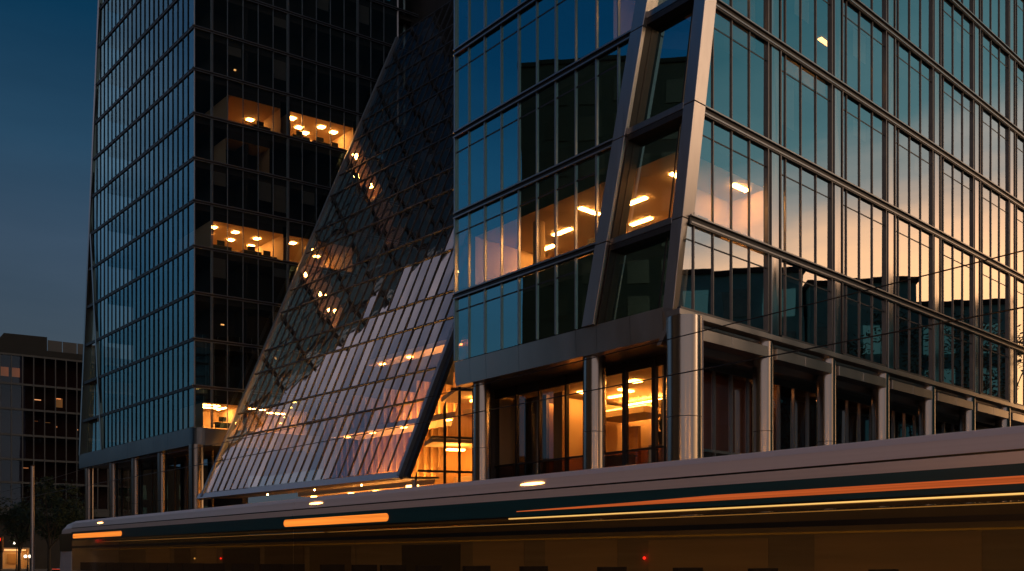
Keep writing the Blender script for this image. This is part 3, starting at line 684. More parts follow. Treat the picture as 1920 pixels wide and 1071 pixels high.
for k in range(9):
    a = 3.2 + k * 2.7
    w = MB().face(tilt([gl.p(a, .3), gl.p(a + 2.6, .3), gl.p(a + 2.6, tz0), gl.p(a, tz0)], nL, .006)).build('ground_window', M['gD'], T)
    MB().fbox(gl, a - .05, a + .05, .12, tz0, -.05, .1).build('window_frame', M['darkmet'], w)
MB().prism([tp(3.0, 5.5, .12), tp(28, 5.5, .12), tp(28, 6, .12), tp(3, 6, .12)], [tp(3, 5.5, tz0), tp(28, 5.5, tz0), tp(28, 6, tz0), tp(3, 6, tz0)]).build('interior_core', M['core'], T)

# ================================================================== the sloping glass atrium between the two
A = thing('glass_atrium', (-14, 70, 0), 'steeply sloping glazed atrium roof between the towers with orange light glowing through its panes', 'atrium')
e1 = Vector((math.sin(.774), -math.cos(.774), 0)); hin = hdir(.918, 'R'); th = R(67.3)
BLc = Vector((-25.2, 75.0, 5.45 + E_)); up = Vector((hin.x / math.tan(th), hin.y / math.tan(th), 1.0))      # per metre of height
nrm = e1.cross(up).normalized(); nrm = nrm if nrm.y < 0 else -nrm
WID = 26.0; NP = 24; dp = WID / NP; HT = 50
ap = lambda t, h, d=0.0: BLc + e1 * t + up * h + nrm * d
hs = [0.0, 4.58, 6.7]
while hs[-1] < HT: hs += [hs[-1] + 3.5, hs[-1] + 5.6]
hs = hs[:16]; HT = hs[-1]
for r in range(len(hs) - 1):
    g = MB()
    for k in range(NP):
        g.face(tilt([ap(k * dp, hs[r]), ap((k + 1) * dp, hs[r]), ap((k + 1) * dp, hs[r + 1]), ap(k * dp, hs[r + 1])], nrm, .011))
    g.build('glazing_panel', M['gA'], A)
for k in range(1, NP):
    MB().bar(ap(k * dp, 0, .03), ap(k * dp, HT, .03), .055, .08, up=nrm).build('rafter', M['frameA'], A)
for h in hs[1:]:
    MB().bar(ap(0, h, .03), ap(WID, h, .03), .09, .11, up=nrm).build('transom', M['frameA'], A)
for k, t in ((0, -.28), (1, WID + .28)):
    m = MB(); m.bar(ap(t, -.35, -.1), ap(t, HT, -.1), .30, .42, up=nrm, m=0); m.bar(ap(t + (.36 if k else -.36), -.35, -.32), ap(t + (.36 if k else -.36), HT, -.32), .40, .30, up=nrm, m=1)
    m.build('edge_beam', [M['trimA'], M['frameA']], A)
m = MB(); m.bar(ap(-1.0, -.28, -.10), ap(WID + .4, -.28, -.10), .45, .30, up=nrm); m.build('gutter', M['alu'], A)
# underside lip with lamps
pu = lambda t, u, z: Vector((BLc.x, BLc.y, 0)) + e1 * t + hin * u + Vector((0, 0, z))
MB().prism([pu(0, .1, 6.55), pu(WID, .1, 6.55), pu(WID, 3.0, 6.7), pu(0, 3.0, 6.7)], [pu(0, .1, 6.7), pu(WID, .1, 6.7), pu(WID, 3.0, 6.85), pu(0, 3.0, 6.85)]).build('underside', M['soffit'], A)
for t in (9.0, 15.5, 21.2):
    MB().ball(pu(t, .6, 6.45), .05, n=6).build('under_lamp', M['panel'], A)
MB().tube(pu(WID + .35, .9, .12), pu(WID + .35, .9, 6.5), .16, n=16).build('post', M['alu'], A)
MB().prism([pu(WID - .9, 1.2, 5.7), pu(WID, 1.2, 5.7), pu(WID, 1.5, 5.7), pu(WID - .9, 1.5, 5.7)], [pu(WID - .9, 1.2, 6.25), pu(WID, 1.2, 6.25), pu(WID, 1.5, 6.25), pu(WID - .9, 1.5, 6.25)]).build('light_box', M['paneldim'], A)
# interior: floor, gallery decks, back wall of oak fins washed by warm lamps
MB().prism([pu(0, 3.0, .15), pu(WID, 1.2, .15), pu(WID, 24, .15), pu(0, 24, .15)], [pu(0, 3, .3), pu(WID, 1.2, .3), pu(WID, 24, .3), pu(0, 24, .3)]).build('hall_floor', M['room'], A)
bw = MB(); bw.prism([pu(-.2, 11, .3), pu(WID + 9, 11, .3), pu(WID + 9, 11.3, .3), pu(-.2, 11.3, .3)], [pu(-.2, 11, 26), pu(WID + 9, 11, 26), pu(WID + 9, 11.3, 26), pu(-.2, 11.3, 26)])
bw.build('back_wall', M['core'], A)
MB().prism([pu(-8, 22, 27), pu(WID + 9, 22, 27), pu(WID + 9, 22.3, 27), pu(-8, 22.3, 27)], [pu(-8, 22, 66), pu(WID + 9, 22, 66), pu(WID + 9, 22.3, 66), pu(-8, 22.3, 66)]).build('rear_wall', M['core'], A)
fn = MB()
for k in range(30):
    t = .6 + k * .88; zt = 15.5 - .2 * (k % 5)
    fn.prism([pu(t, 10.2, .3), pu(t + .22, 10.2, .3), pu(t + .22, 11, .3), pu(t, 11, .3)], [pu(t, 10.2, zt), pu(t + .22, 10.2, zt), pu(t + .22, 11, zt), pu(t, 11, zt)])
fn.build('oak_fin_wall', M['timber'], A)
for (ta, tb, z) in ((7, 25.5, .5), (9, 25, 7.4), (12, 25, 12.2)):
    MB().prism([pu(ta, 9.3, z), pu(tb, 9.3, z), pu(tb, 9.45, z), pu(ta, 9.45, z)], [pu(ta, 9.3, z + .06), pu(tb, 9.3, z + .06), pu(tb, 9.45, z + .06), pu(ta, 9.45, z + .06)]).build('wall_washer', M['washer'], A)
for (z, d0, d1, ta, tb) in ((6.9, 7.0, 10.2, 2, 26), (11.6, 7.6, 10.4, 6, 26), (17.5, 9.5, 11.0, 8, 26)):
    MB().prism([pu(ta, d0, z), pu(tb, d0, z), pu(tb, d1, z), pu(ta, d1, z)], [pu(ta, d0, z + .35), pu(tb, d0, z + .35), pu(tb, d1, z + .35), pu(ta, d1, z + .35)]).build('gallery', M['ceil'], A)
    k = 0; t = ta + 1.2
    while t < tb - 1:
        MB().prism([pu(t, d0 + .5, z - .08), pu(t + .5, d0 + .5, z - .08), pu(t + .5, d0 + .75, z - .08), pu(t, d0 + .75, z - .08)], [pu(t, d0 + .5, z - .02), pu(t + .5, d0 + .5, z - .02), pu(t + .5, d0 + .75, z - .02), pu(t, d0 + .75, z - .02)]).build('ceiling_light', M['lobbyl'], A)
        t += random.uniform(3.0, 6.0)
# glazed side wall under the right edge of the slope
SD = Vector((.955, .297, 0)); SF = Fr(pu(WID + .2, 1.0, 0)[:2], SD, Vector((SD.y, -SD.x, 0)))
cuts = [.1, 1.95, 2.9, 4.6, 6.3, 8.0, 9.8]
zlv = [.15, 7.1, 9.25, 12.3, 17.0]
# slope line in this frame: height gained per metre along SD
kz = math.tan(th) * 1.02
for k in range(len(cuts) - 1):
    for j in range(4):
        q = clip([(cuts[k], zlv[j]), (cuts[k + 1], zlv[j]), (cuts[k + 1], zlv[j + 1]), (cuts[k], zlv[j + 1])], kz, -1, 6.6)
        if len(q) < 3: continue
        w = MB().face(tilt([SF.p(s, z) for s, z in q], SF.n, .002)).build('side_window', M['gL'], A)
        f_ = MB()
        for h in (cuts[k], cuts[k + 1]):
            q2 = clip([(h - .07, zlv[j]), (h + .07, zlv[j]), (h + .07, zlv[j + 1]), (h - .07, zlv[j + 1])], kz, -1, 6.6)
            if len(q2) >= 3: f_.fpoly(SF, q2, -.1, .1)
        q2 = clip([(cuts[k] + .07, zlv[j + 1] - .08), (cuts[k + 1] - .07, zlv[j + 1] - .08), (cuts[k + 1] - .07, zlv[j + 1] + .06), (cuts[k] + .07, zlv[j + 1] + .06)], kz, -1, 6.6)
        if len(q2) >= 3: f_.fpoly(SF, q2, -.08, .08)
        if f_.v: f_.build('window_frame', M['darkmet'], w)
ss = lambda a, d, z: SF.p(a, z, -d)
for (z, d0) in ((12.4, .5), (9.3, 2.8)):
    MB().prism([ss(.5 + (z - 6) / 2.6, d0, z), ss(10, d0, z), ss(10, 5.5, z), ss(.5 + (z - 6) / 2.6, 5.5, z)], [ss(.5 + (z - 6) / 2.6, d0, z + .3), ss(10, d0, z + .3), ss(10, 5.5, z + .3), ss(.5 + (z - 6) / 2.6, 5.5, z + .3)]).build('gallery', M['ceil'], A)
MB().prism([ss(.5, 5.5, .3), ss(10, 5.5, .3), ss(10, 5.7, .3), ss(.5, 5.7, .3)], [ss(5.6, 5.5, 17), ss(10, 5.5, 17), ss(10, 5.7, 17), ss(5.6, 5.7, 17)]).build('hall_wall', M['timber'], A)
for (a, d, z, la) in ((3.0, 3.6, 8.9, 1.2), (5.2, 3.6, 8.9, 1.2), (7.4, 3.4, 8.9, 1.0), (4.4, 2.6, 12.1, 1.0), (6.6, 2.2, 12.1, 1.2), (2.2, 3.5, 5.6, .5), (4.2, 3.2, 5.6, .4), (6.0, 2.0, 15.5, .9)):
    MB().prism([ss(a, d, z), ss(a + la, d, z), ss(a + la, d + .5, z), ss(a, d + .5, z)], [ss(a, d, z + .1), ss(a + la, d, z + .1), ss(a + la, d + .5, z + .1), ss(a, d + .5, z + .1)]).build('ceiling_light', M['lobbyl'], A)
MB().tube(ss(3.4, -1.0, 6.0), ss(3.4, -1.0, 6.2), 1.5, n=32).build('door_canopy', M['darkmet'], A)
MB().fbox(SF, 9.9, 10.4, .12, 16.8, -5.5, .1).build('end_pier', M['darkmet'], A)

# ================================================================== the tram
M['silver'] = mat('silver_tram_paint', (.86, .79, .80), .36, .1, .14, (.06, .06, 11), 0)
M['teal'] = mat('teal_tram_paint', (.012, .080, .105), .42, 0, .25, (.25, .25, 8))
M['blackp'] = mat('black_tram_paint', (.012, .012, .013), .3, 0, .2)
M['amber'] = streak_lamp('amber_display', (1.0, .26, .03), 1.0)
M['redorange'] = streak_lamp('orange_display_trail', (.62, .115, .025), .62)
M['yellowline'] = streak_lamp('tram_ceiling_strip', (1.0, .58, .16), 0.95)
M['dimline'] = streak_lamp('tram_dim_strip', (1.0, .52, .13), .42); M['glowline'] = lamp('tram_hidden_fill', (1.0, .58, .2), 3.2)
M['tramin'] = mat('tram_interior', (.42, .34, .24), .7, 0, .35, (.25, .25, 6))
M['tramA'] = mat('warm_light_patch', (.62, .46, .28), .6, 0, .25, (.3, .3, 5)); M['tramB'] = mat('dim_light_patch', (.22, .16, .10), .6, 0, .3, (.3, .3, 5)); M['tramC'] = mat('unlit_patch', (.08, .065, .05), .6, 0, .3, (.3, .3, 5))
M['red'] = lamp('red_signal', (1.0, .02, .01), 4.0); M['speckt'] = lamp('amber_button', (1.0, .5, .12), 1.5)
M['seat'] = mat('tram_seat', (.05, .04, .05), .8)
M['rubber'] = mat('rubber', (.02, .02, .02), .8)
M['rail'] = mat('yellow_grab_rail', (.55, .38, .06), .4)
TM = thing('tram', tf.p(20, 0, -1.3), 'long silver and teal tram with amber side displays and dark windows gliding past', 'tram')
SEC = [(-9.0, 22.3), (22.33, 46.5)]
def loft(prof, s0, s1):
    m = MB(); m.prism([tf.p(s0, z, d) for d, z in prof], [tf.p(s1, z, d) for d, z in prof]); return m
for (a, b) in SEC:
    roof = loft([(0, 3.02), (-.01, 3.20), (-.035, 3.21), (-.035, 3.23), (-.012, 3.24), (-.07, 3.48), (-.20, 3.60), (-.45, 3.64), (-2.10, 3.64), (-2.35, 3.60), (-2.5, 3.45), (-2.55, 3.02)], a, b)
    roof.build('roof_section', M['silver'], TM)
    MB().fbox(tf, a, b, 3.205, 3.238, -.034, -.016).build('roof_groove', M['blackp'], TM)
    loft([(.0, 2.62), (.0, 3.018), (-.3, 3.018), (-.3, 2.62)], a, b).build('teal_band', M['teal'], TM)
    loft([(.0, .35), (.0, .98), (-.12, .98), (-.12, .35)], a, b).build('lower_body', M['silver'], TM)
    MB().fbox(tf, a, b, 2.585, 2.615, -.25, .008).build('window_head', M['blackp'], TM)
    MB().fbox(tf, a, b, 2.17, 2.27, -.05, .006).build('window_bar', M['blackp'], TM)
    # windows between narrow posts
    n = max(1, round((b - a) / 6.2)); w_ = (b - a) / n
    for k in range(n):
        MB().face(tilt([tf.p(a + k * w_, .98, -.02), tf.p(a + (k + 1) * w_, .98, -.02), tf.p(a + (k + 1) * w_, 2.585, -.02), tf.p(a + k * w_, 2.585, -.02)], NT, .0002)).build('window', M['gN'], TM)
        if 0: MB().fbox(tf, a + k * w_ - .025, a + k * w_ + .025, .98, 2.17, -.08, -.025).build('window_post', M['blackp'], TM)
    it = MB(); it.fbox(tf, a, b, .36, .42, -2.45, -.1, 0); it.fbox(tf, a, b, .42, 2.6, -2.5, -2.42, 0); it.fbox(tf, a, b, 2.62, 2.68, -2.5, -.05, 0)
    it.build('interior', M['tramin'], TM)
    x = a + .3
    while x < b - 4:
        w2 = random.uniform(1.6, 4.5); mt_ = random.choice(('tramA', 'tramB', 'tramB', 'tramC'))
        MB().fbox(tf, x, x + w2, random.choice((.9, 1.1)), random.choice((2.05, 2.1)), -2.415, -2.40).build('light_patch', M[mt_], TM)  # panel tones imitate warm lit and dark patches along the far side
        if random.random() < .4: MB().ball(tf.p(x + w2 + .1, 1.62, -2.36), .035, n=6).build('stop_button', M['red'] if random.random() < .5 else M['speckt'], TM)
        x += w2 + random.uniform(.3, 1.2)
    MB().fbox(tf, a, b, 2.07, 2.11, -1.0, -.96).build('grab_rail', M['rail'], TM)
    x = a + 1.0
    while x < b - 1:
        m = MB(); m.fbox(tf, x, x + .12, .42, 1.42, -1.0, -.15); m.fbox(tf, x + .1, x + .55, .42, .85, -1.0, -.15); m.build('seat', M['seat'], TM)
        x += random.uniform(1.5, 2.6)
# nose
pr = [(0, .4), (0, 3.02), (-.012, 3.24), (-.20, 3.60), (-.5, 3.64), (-2.05, 3.64), (-2.35, 3.60), (-2.55, 3.02), (-2.55, .4)]
nz = [(46.5, 1, 0), (48.0, .97, 0), (49.2, .9, .0)]
m = MB()
for k in range(2):
    s0, w0, _ = nz[k]; s1, w1, _ = nz[k + 1]
    f0 = lambda d, z, w, top: tf.p(0, 0, 0)
    A0 = [tf.p(s0, z if z < 3.1 else 3.1 + (z - 3.1) * (1 - k * .25), -1.275 + (d + 1.275) * w0) for d, z in pr]
    B0 = [tf.p(s1 - max(0, z - 1.2) * .25 * (k + 0), z if z < 3.1 else 3.1 + (z - 3.1) * (1 - (k + 1) * .25), -1.275 + (d + 1.275) * w1) for d, z in pr]
    m.prism(A0, B0)
m.build('nose', M['silver'], TM, bevel=.03)
MB().fbox(tf, 46.5, 48.6, 2.0, 2.95, -.02, .012).build('cab_window', M['blackp'], TM)
for c, h, mt in ((42.5, 3.6, 'amber'), (19.8, 3.0, 'amber')):
    q = []
    for k in range(9): an = -math.pi / 2 + math.pi * k / 8; q.append((c + h + .12 * math.cos(an), 2.79 + .115 * math.sin(an)))
    for k in range(9): an = math.pi / 2 + math.pi * k / 8; q.append((c - h + .12 * math.cos(an), 2.79 + .115 * math.sin(an)))
    MB().fpoly(tf, q, -.01, .015).build('side_display', M[mt], TM)
m = MB(); m.fpoly(tf, [(-9, 2.715), (11.2, 2.728), (11.2, 2.742), (7.6, 2.79), (5.4, 2.832), (-9, 2.84)], -.01, .014); m.build('side_display', M['redorange'], TM)  # stretched and tapered to the fading light trail of a moving display
MB().fbox(tf, -9, 11.5, 2.555, 2.582, -.10, .004).build('light_strip', M['yellowline'], TM)
MB().fbox(tf, -8.9, 22.2, 2.596, 2.61, -.40, -.27).build('light_strip', M['glowline'], TM); MB().fbox(tf, 22.5, 46, 2.596, 2.61, -.40, -.27).build('light_strip', M['glowline'], TM)  # added fill strips, hidden behind the window head to brighten the interior
MB().fbox(tf, -8.9, 22.2, 2.50, 2.515, -1.3, -1.24).build('light_strip', M['dimline'], TM); MB().fbox(tf, 22.5, 46, 2.50, 2.515, -1.3, -1.24).build('light_strip', M['dimline'], TM)
for s in (42.0, 20.86, 10.7):
    q = [(s + .42 * math.cos(k * math.pi / 8), 3.375 + .032 * math.sin(k * math.pi / 8)) for k in range(16)]
    MB().fpoly(tf, q, -.06, -.032).build('amber_glint', M['paneldim'], TM)  # glowing ovals stand in for amber reflections on the silver roof
for a, b in SEC:
    for s in (a + 2.2, b - 2.2):
        m = MB()
        for x in (s - .9, s + .9):
            for d in (-.55, -1.99): m.tube(tf.p(x, .33, d - .06), tf.p(x, .33, d + .06), .30, n=20)
        m.build('wheel', M['darkmet'], TM)

# overhead line
def wire(name, s0, s1, z, d, r, sag, lab):
    m = MB(); n = 60
    pts = [tf.p(s0 + (s1 - s0) * k / n, z - sag * (1 - (2 * ((s0 + (s1 - s0) * k / n + 2) % 50) / 50 - 1) ** 2), d) for k in range(n + 1)]
    for k in range(n): m.tube(pts[k], pts[k + 1], r, n=6)
    return tag(m.build(name, M['blackp']), lab, 'wire', 'overhead tram wires')
wire('overhead_wire', -11.9, 118, 5.66, -1.28, .014, .04, 'lower thin overhead wire stretched above the tram, crossing the round steel columns')
wire('overhead_wire', -11.9, 118, 6.62, -1.28, .012, .30, 'upper sagging overhead wire above the tram, crossing the sunset reflection')
def at(px, Y, z=0): return Vector(((px - 960) / 1713.27 * Y, Y, z))
p = at(61, 48.4)
pl = thing('tram_pole', p, 'tall plain grey steel pole left of the tram nose', 'pole')
MB().tube(p, p + V(0, 0, 6.5), .115, .09, n=16).build('shaft', M['alu'], pl, smooth=True)
MB().tube(p, p + V(0, 0, .5), .17, n=16).build('base', M['alu'], pl)
MB().tube(p + V(0, 0, 6.5), p + V(0, 0, 6.56), .12, n=16).build('cap', M['darkmet'], pl)

# ================================================================== the low office block at the far left
K = thing('office_block', (-70, 135, 0), 'low dark office block with pale window grid and stepped-back roof storey', 'building')
KO = at(0, 130); KF = Fr(KO[:2], TRr, nR)
kz = [z + E_ for z in (7.3, 10.95, 14.3, 17.8, 21.5, 25.1, 29.3)]
M['gridm'] = mat('pale_facade_grid', (.055, .07, .085), .6, .0, .15)
M['roofm'] = mat('roof_cladding', (.014, .019, .023), .9, 0, .25, (.3, .3, 6))
litw = {(3, 4): 'k1', (4, 4): 'k2', (2, 1): 'k3', (5, 3): 'k3'}
M['k1'] = lamp('dim_window_light', (1.0, .50, .15), .10); M['k2'] = lamp('warm_window_light', (1.0, .68, .22), .12)
fg = MB()
for i in range(-7, 16): fg.fbox(KF, i * 1.42 - .07, i * 1.42 + .07, kz[0], kz[6], -.3, .12)
for z in kz: fg.fbox(KF, -10, 22, z - .14, z + .14, -.3, .10)
fg.fbox(KF, -10, 22, kz[0] - 1.0, kz[0] - .141, -.3, .05)
fg.build('facade_grid', M['gridm'], K)
for r in range(6):
    for i in range(-4, 10):
        w = MB().face(tilt([KF.p(i * 1.42 + .07, kz[r] + .14, -.1), KF.p(i * 1.42 + 1.35, kz[r] + .14, -.1), KF.p(i * 1.42 + 1.35, kz[r + 1] - .14, -.1), KF.p(i * 1.42 + .07, kz[r + 1] - .14, -.1)], nR, .004)).build('window', M['gK'], K)
wl = MB(); wl.fbox(KF, -10, 22, .1, kz[6] + .2, -14, -2.5); wl.build('wall', M['core'], K)
MB().fbox(KF, -10, 22, kz[6] + .15, kz[6] + .35, -14.2, .15).build('roof', M['roofm'], K)
ph = MB(); ph.fpoly(KF, [(-1.5, kz[6] + .36), (0.6, kz[6] + 3.4), (6.2, kz[6] + 3.5), (6.2, kz[6] + .36)], -9, -2.2); ph.fbox(KF, 6.21, 22, kz[6] + .36, kz[6] + 1.5, -9, -2.2); ph.build('roof_storey', M['roofm'], K)
for i in range(5): MB().fbox(KF, 6.3 + i * 2.0, 8.2 + i * 2.0, kz[6] + 1.51, kz[6] + 3.1, -2.4, -2.3).build('roof_screen', M['gridm'], K)
fl = MB()
for r in range(6): fl.fbox(KF, -10, 22, kz[r] - .2, kz[r] + .12, -2.4, -.31)
fl.build('floor_slab', M['slab'], K)
M['kp'] = lamp('block_ceiling_light', (1.0, .6, .25), 1.3); M['kq'] = lamp('block_dim_light', (1.0, .5, .18), .5)
for (i, r, w_, z_, hh, mt) in ((3, 4, .9, 1.7, .12, 'kp'), (5, 4, .9, .9, 1.3, 'k2'), (5, 4, .7, 2.1, .12, 'kp'), (4, 3, .7, 2.2, .06, 'k2'), (2, 1, .7, 2.2, .12, 'kq'), (5, 3, .2, 1.6, .2, 'kq'), (0, 5, 1.0, 1.2, 1.3, 'k1'), (1, 5, 1.0, 1.2, 1.3, 'k1'), (7, 3, .15, 1.4, .15, 'kp'), (3, 3, .5, 2.3, .06, 'k1')):
    MB().fbox(KF, i * 1.42 + .15, i * 1.42 + .15 + w_, kz[r] + z_, kz[r] + z_ + hh, -1.3, -1.2).build('interior_light', M[mt], K)
# lit shop on its ground floor
sh = MB()
q = lambda s, d, z: KF.p(s, z, d)
sh.fbox(KF, .3, 3.6, .15, .25, -2.4, .3, 0); sh.fbox(KF, .3, 3.6, .25, 3.0, -2.4, -2.3, 0); sh.fbox(KF, .2, .3, .15, 3.0, -2.4, .4, 1); sh.fbox(KF, 3.6, 3.7, .15, 3.0, -2.4, .4, 0); sh.fbox(KF, .2, 3.7, 3.0, 3.2, -2.4, .5, 0)
sh.build('shop', [M['room'], M['gridm']], K)
MB().fbox(KF, .6, 3.3, 2.85, 2.9, -1.6, -.4).build('shop_light', lamp('shop_light', (1.0, .55, .2), 5.0), K)
MB().face([q(.3, .2, .25), q(3.6, .2, .25), q(3.6, .2, 3.0), q(.3, .2, 3.0)]).build('shop_window', M['gL'], K)
MB().fbox(KF, 1.0, 2.2, .9, 2.3, -2.29, -2.2).build('shop_shelf', M['timber'], K)

# ================================================================== buildings behind the camera's field of view, seen in the glass
M['facA'] = mat('dark_teal_facade', (.11, .36, .38), .5, 0, .4, (.4, .4, .4)); M['facA2'] = mat('near_black_facade', (.007, .013, .016), .6, 0, .4, (.4, .4, .4)); M['facB'] = mat('brown_facade', (.07, .05, .04), .7, 0, .3, (.4, .4, .4)); M['winB'] = mat('dull_window', (.07, .24, .25), .25, 0, .3)
M['cool'] = lamp('cool_window_fill', (.22, .62, .62), .10)  # window glow added to brighten the mirrored city blocks
M['facC'] = mat('pale_window', (.12, .19, .18), .35, 0, .3, (.5, .5, .5))
def mirror_block(x0, x1, y0, y1, h, face, fm_, lab, lit=(), wm=None, lm=None):
    b = thing('city_block', ((x0 + x1) / 2, (y0 + y1) / 2, 0), lab, 'building')
    m = MB(); m.box(x0, x1, y0, y1, 0, h); m.build('wall', fm_, b)
    m = MB(); m.box(x0 - .2, x1 + .2, y0 - .2, y1 + .2, h, h + .4); m.box(x0 + 3, x1 - 3, y0 + 3, y0 + (y1 - y0) * .55, h + .4, h + 1.1); m.build('roof', M['roofm'], b)
    xf = x0 - .06 if face < 0 else x1 + .06
    ny = int((y1 - y0) / 3.2); nz_ = int((h - 4) / 3.4); ws = []; lw = []; pw_ = []
    A_ = MB(); Bm = MB(); Cm = MB()
    for i in range(ny):
        for j in range(nz_):
            t_ = Cm if random.random() < .16 and wm is None else A_
            if random.random() < (lit or 0): t_ = Bm
            ya = y0 + .6 + i * 3.2; za = 4 + j * 3.4
            t_.box(min(xf, xf + .05 * face), max(xf, xf + .05 * face), ya, ya + 2.1, za, za + 2.2)
    if A_.v: A_.build('window_rows', wm or M['winB'], b)
    if Cm.v: Cm.build('pale_windows', M['facC'], b)
    if Bm.v: Bm.build('lit_windows', lm or M['k2'], b)
    return b
M['k2'] = M['k2']
mirror_block(47, 62, 26, 45.5, 24.5, -1, M['facA'], 'dark city block mirrored low in the sunset glass beside the corner pier',.42, None, M['cool'])
mirror_block(46, 60, 45.8, 54, 23.0, -1, M['facA'], 'shorter dark city block mirrored in the middle of the sunset glass',.42, None, M['cool'])
mirror_block(47, 60, 54.2, 61, 21.3, -1, M['facA'], 'lowest dark city block mirrored at the right end of the sunset glass',.42, None, M['cool'])
mirror_block(-78, -46, -45, 46.6, 48.6, 1, M['facA2'], 'tall dark city block mirrored in the front glass of the corner building', .0, M['blackp'])
mirror_block(-112, -86, 50, 138, 15.5, 1, M['facB'], 'low dark city block mirrored in the lowest windows of the left tower', .12)

# ================================================================== trees
M['leaf'] = mat('leaves', (.030, .050, .020), .7, 0, .5, (2, 2, 2)); M['bark'] = mat('bark', (.05, .04, .03), .9, 0, .3, (8, 8, 2), .2)
def tree(loc, h, rad, lab, grp, n=2600, seed=1):
    rng = random.Random(seed); t = thing('tree', loc, lab, 'tree', grp); b = Vector(loc)
    m = MB(); m.tube(b, b + V(0, 0, h * .45), .2, .13, n=10); tips = []
    for k in range(9):
        a = k * 2.4; r_ = rad * rng.uniform(.35, .8); z0 = h * rng.uniform(.22, .45); e = b + V(math.cos(a) * r_, math.sin(a) * r_, h * rng.uniform(.5, .9)); tips.append(e)
        m.tube(b + V(0, 0, z0), e, .08, .025, n=6)
    m.build('trunk', M['bark'], t)
    c = MB(); cl_ = [(e, rad * rng.uniform(.3, .55)) for e in tips] + [(b + V(rng.uniform(-.6, .6) * rad, rng.uniform(-.6, .6) * rad, h * rng.uniform(.4, .95)), rad * rng.uniform(.2, .45)) for _ in range(12)]
    for _ in range(n):
        ce, cr = rng.choice(cl_); dv = Vector((rng.gauss(0, 1), rng.gauss(0, 1), rng.gauss(0, 1))).normalized() * cr * rng.uniform(.4, 1.05)
        q = ce + dv; sz = rng.uniform(.10, .24); x = Vector((rng.gauss(0, 1), rng.gauss(0, 1), rng.gauss(0, .6))).normalized(); y = x.orthogonal().normalized()
        c.face([q - x * sz, q - y * sz * .5, q + x * sz, q + y * sz * .5])
    c.build('crown', M['leaf'], t); return t
tree(at(36, 108, .0), 8.6, 3.0, 'dark street tree left of the steel pole', 'street trees by the low block', seed=3)
tree(at(92, 104, .0), 11.0, 3.6, 'tallest dark street tree, right of the steel pole', 'street trees by the low block', seed=5)
tree(at(134, 108, .0), 10.4, 3.0, 'dark street tree against the tower\'s first column', 'street trees by the low block', seed=9)
for k, (x, y, h) in enumerate(((43.5, 50.5, 21.0), (43.0, 57.5, 20.0), (-82, 118, 17.0))):
    tree((x, y, 0), h, 4.2 if h > 18 else 5, ['rounded tree mirrored above the middle city block', 'rounded tree mirrored near the right end of the sunset glass', 'broad tree mirrored low in the left tower'][k], 'trees mirrored in the glass', n=2600, seed=20 + k)

# ================================================================== street furniture and traffic
M['globe'] = lamp('globe_lamp', (1.0, .88, .68), 4.0); M['tail'] = lamp('tail_light', (.9, .07, .02), .8)
M['carp'] = mat('dark_car_paint', (.03, .022, .02), .25, .3, .1); M['vanp'] = mat('pale_paint', (.45, .45, .43), .5, 0, .1)
def street_lamp(p, h, w_, lab, r=.13):
    t = thing('street_lamp', p, lab, 'street lamp', 'twin globe street lamps')
    m = MB(); m.tube(p, p + V(0, 0, h), .05, .035, n=10); m.tube(p, p + V(0, 0, .9), .16, .07, n=10); m.build('post', M['darkmet'], t)
    m = MB(); m.tube(p + V(-w_, 0, h - .25), p + V(w_, 0, h - .25), .025, n=8)
    for s in (-1, 1): m.tube(p + V(s * w_, 0, h - .27), p + V(s * w_, 0, h), .03, n=8)
    m.build('bracket', M['darkmet'], t)
    for s in (-1, 1): MB().ball(p + V(s * w_, 0, h + r * .8), r, n=8).build('globe', M['globe'], t, smooth=True)
street_lamp(at(31, 110), 3.4, .27, 'taller twin globe street lamp in front of the lit shop')
street_lamp(at(52, 100), 1.75, .25, 'shorter twin globe lamp just left of the steel pole', .16)
M['sodium'] = lamp('sodium_globe', (1.0, .36, .06), 300.0)
def tall_lamp(x, y, h, lab):
    p = V(x, y, 0); t = thing('street_lamp', p, lab, 'street lamp', 'tall amber street lamps behind the camera')
    m = MB(); m.tube(p, p + V(0, 0, h), .10, .06, n=12); m.tube(p, p + V(0, 0, .8), .16, .12, n=12); m.build('post', M['darkmet'], t)
    MB().tube(p + V(0, 0, h), p + V(0, 0, h + .12), .12, .2, n=16).build('collar', M['darkmet'], t)
    MB().ball(p + V(0, 0, h + .36), .26, n=10).build('globe', M['sodium'], t, smooth=True)
tall_lamp(19, 6, 8.6, 'tall amber street lamp mirrored as the right-hand flare on the round columns')
tall_lamp(6, -9, 10.6, 'tall amber street lamp mirrored as the middle flare on the round columns')
tall_lamp(-15, 3, 7.6, 'tall amber street lamp mirrored as the left-hand flare on the round columns')
p = at(0, 50); t = thing('traffic_light', p, 'traffic light showing red at the left edge of the street', 'traffic light')
MB().tube(p, p + V(0, 0, 2.1), .055, n=12).build('post', M['darkmet'], t)
MB().box(p.x - .15, p.x + .15, p.y - .12, p.y + .12, 1.95, 2.85).build('housing', M['blackp'], t, bevel=.03)
for k, mm in enumerate(('blackp', 'blackp', 'red')):
    z = 2.12 + .27 * k; MB().tube(p + V(0, -.121, z), p + V(0, -.14, z), .10, n=20).build('lens', M[mm], t)
    MB().tube(p + V(0, -.121, z + .10), p + V(0, -.26, z + .12), .03, n=8).build('visor', M['blackp'], t)
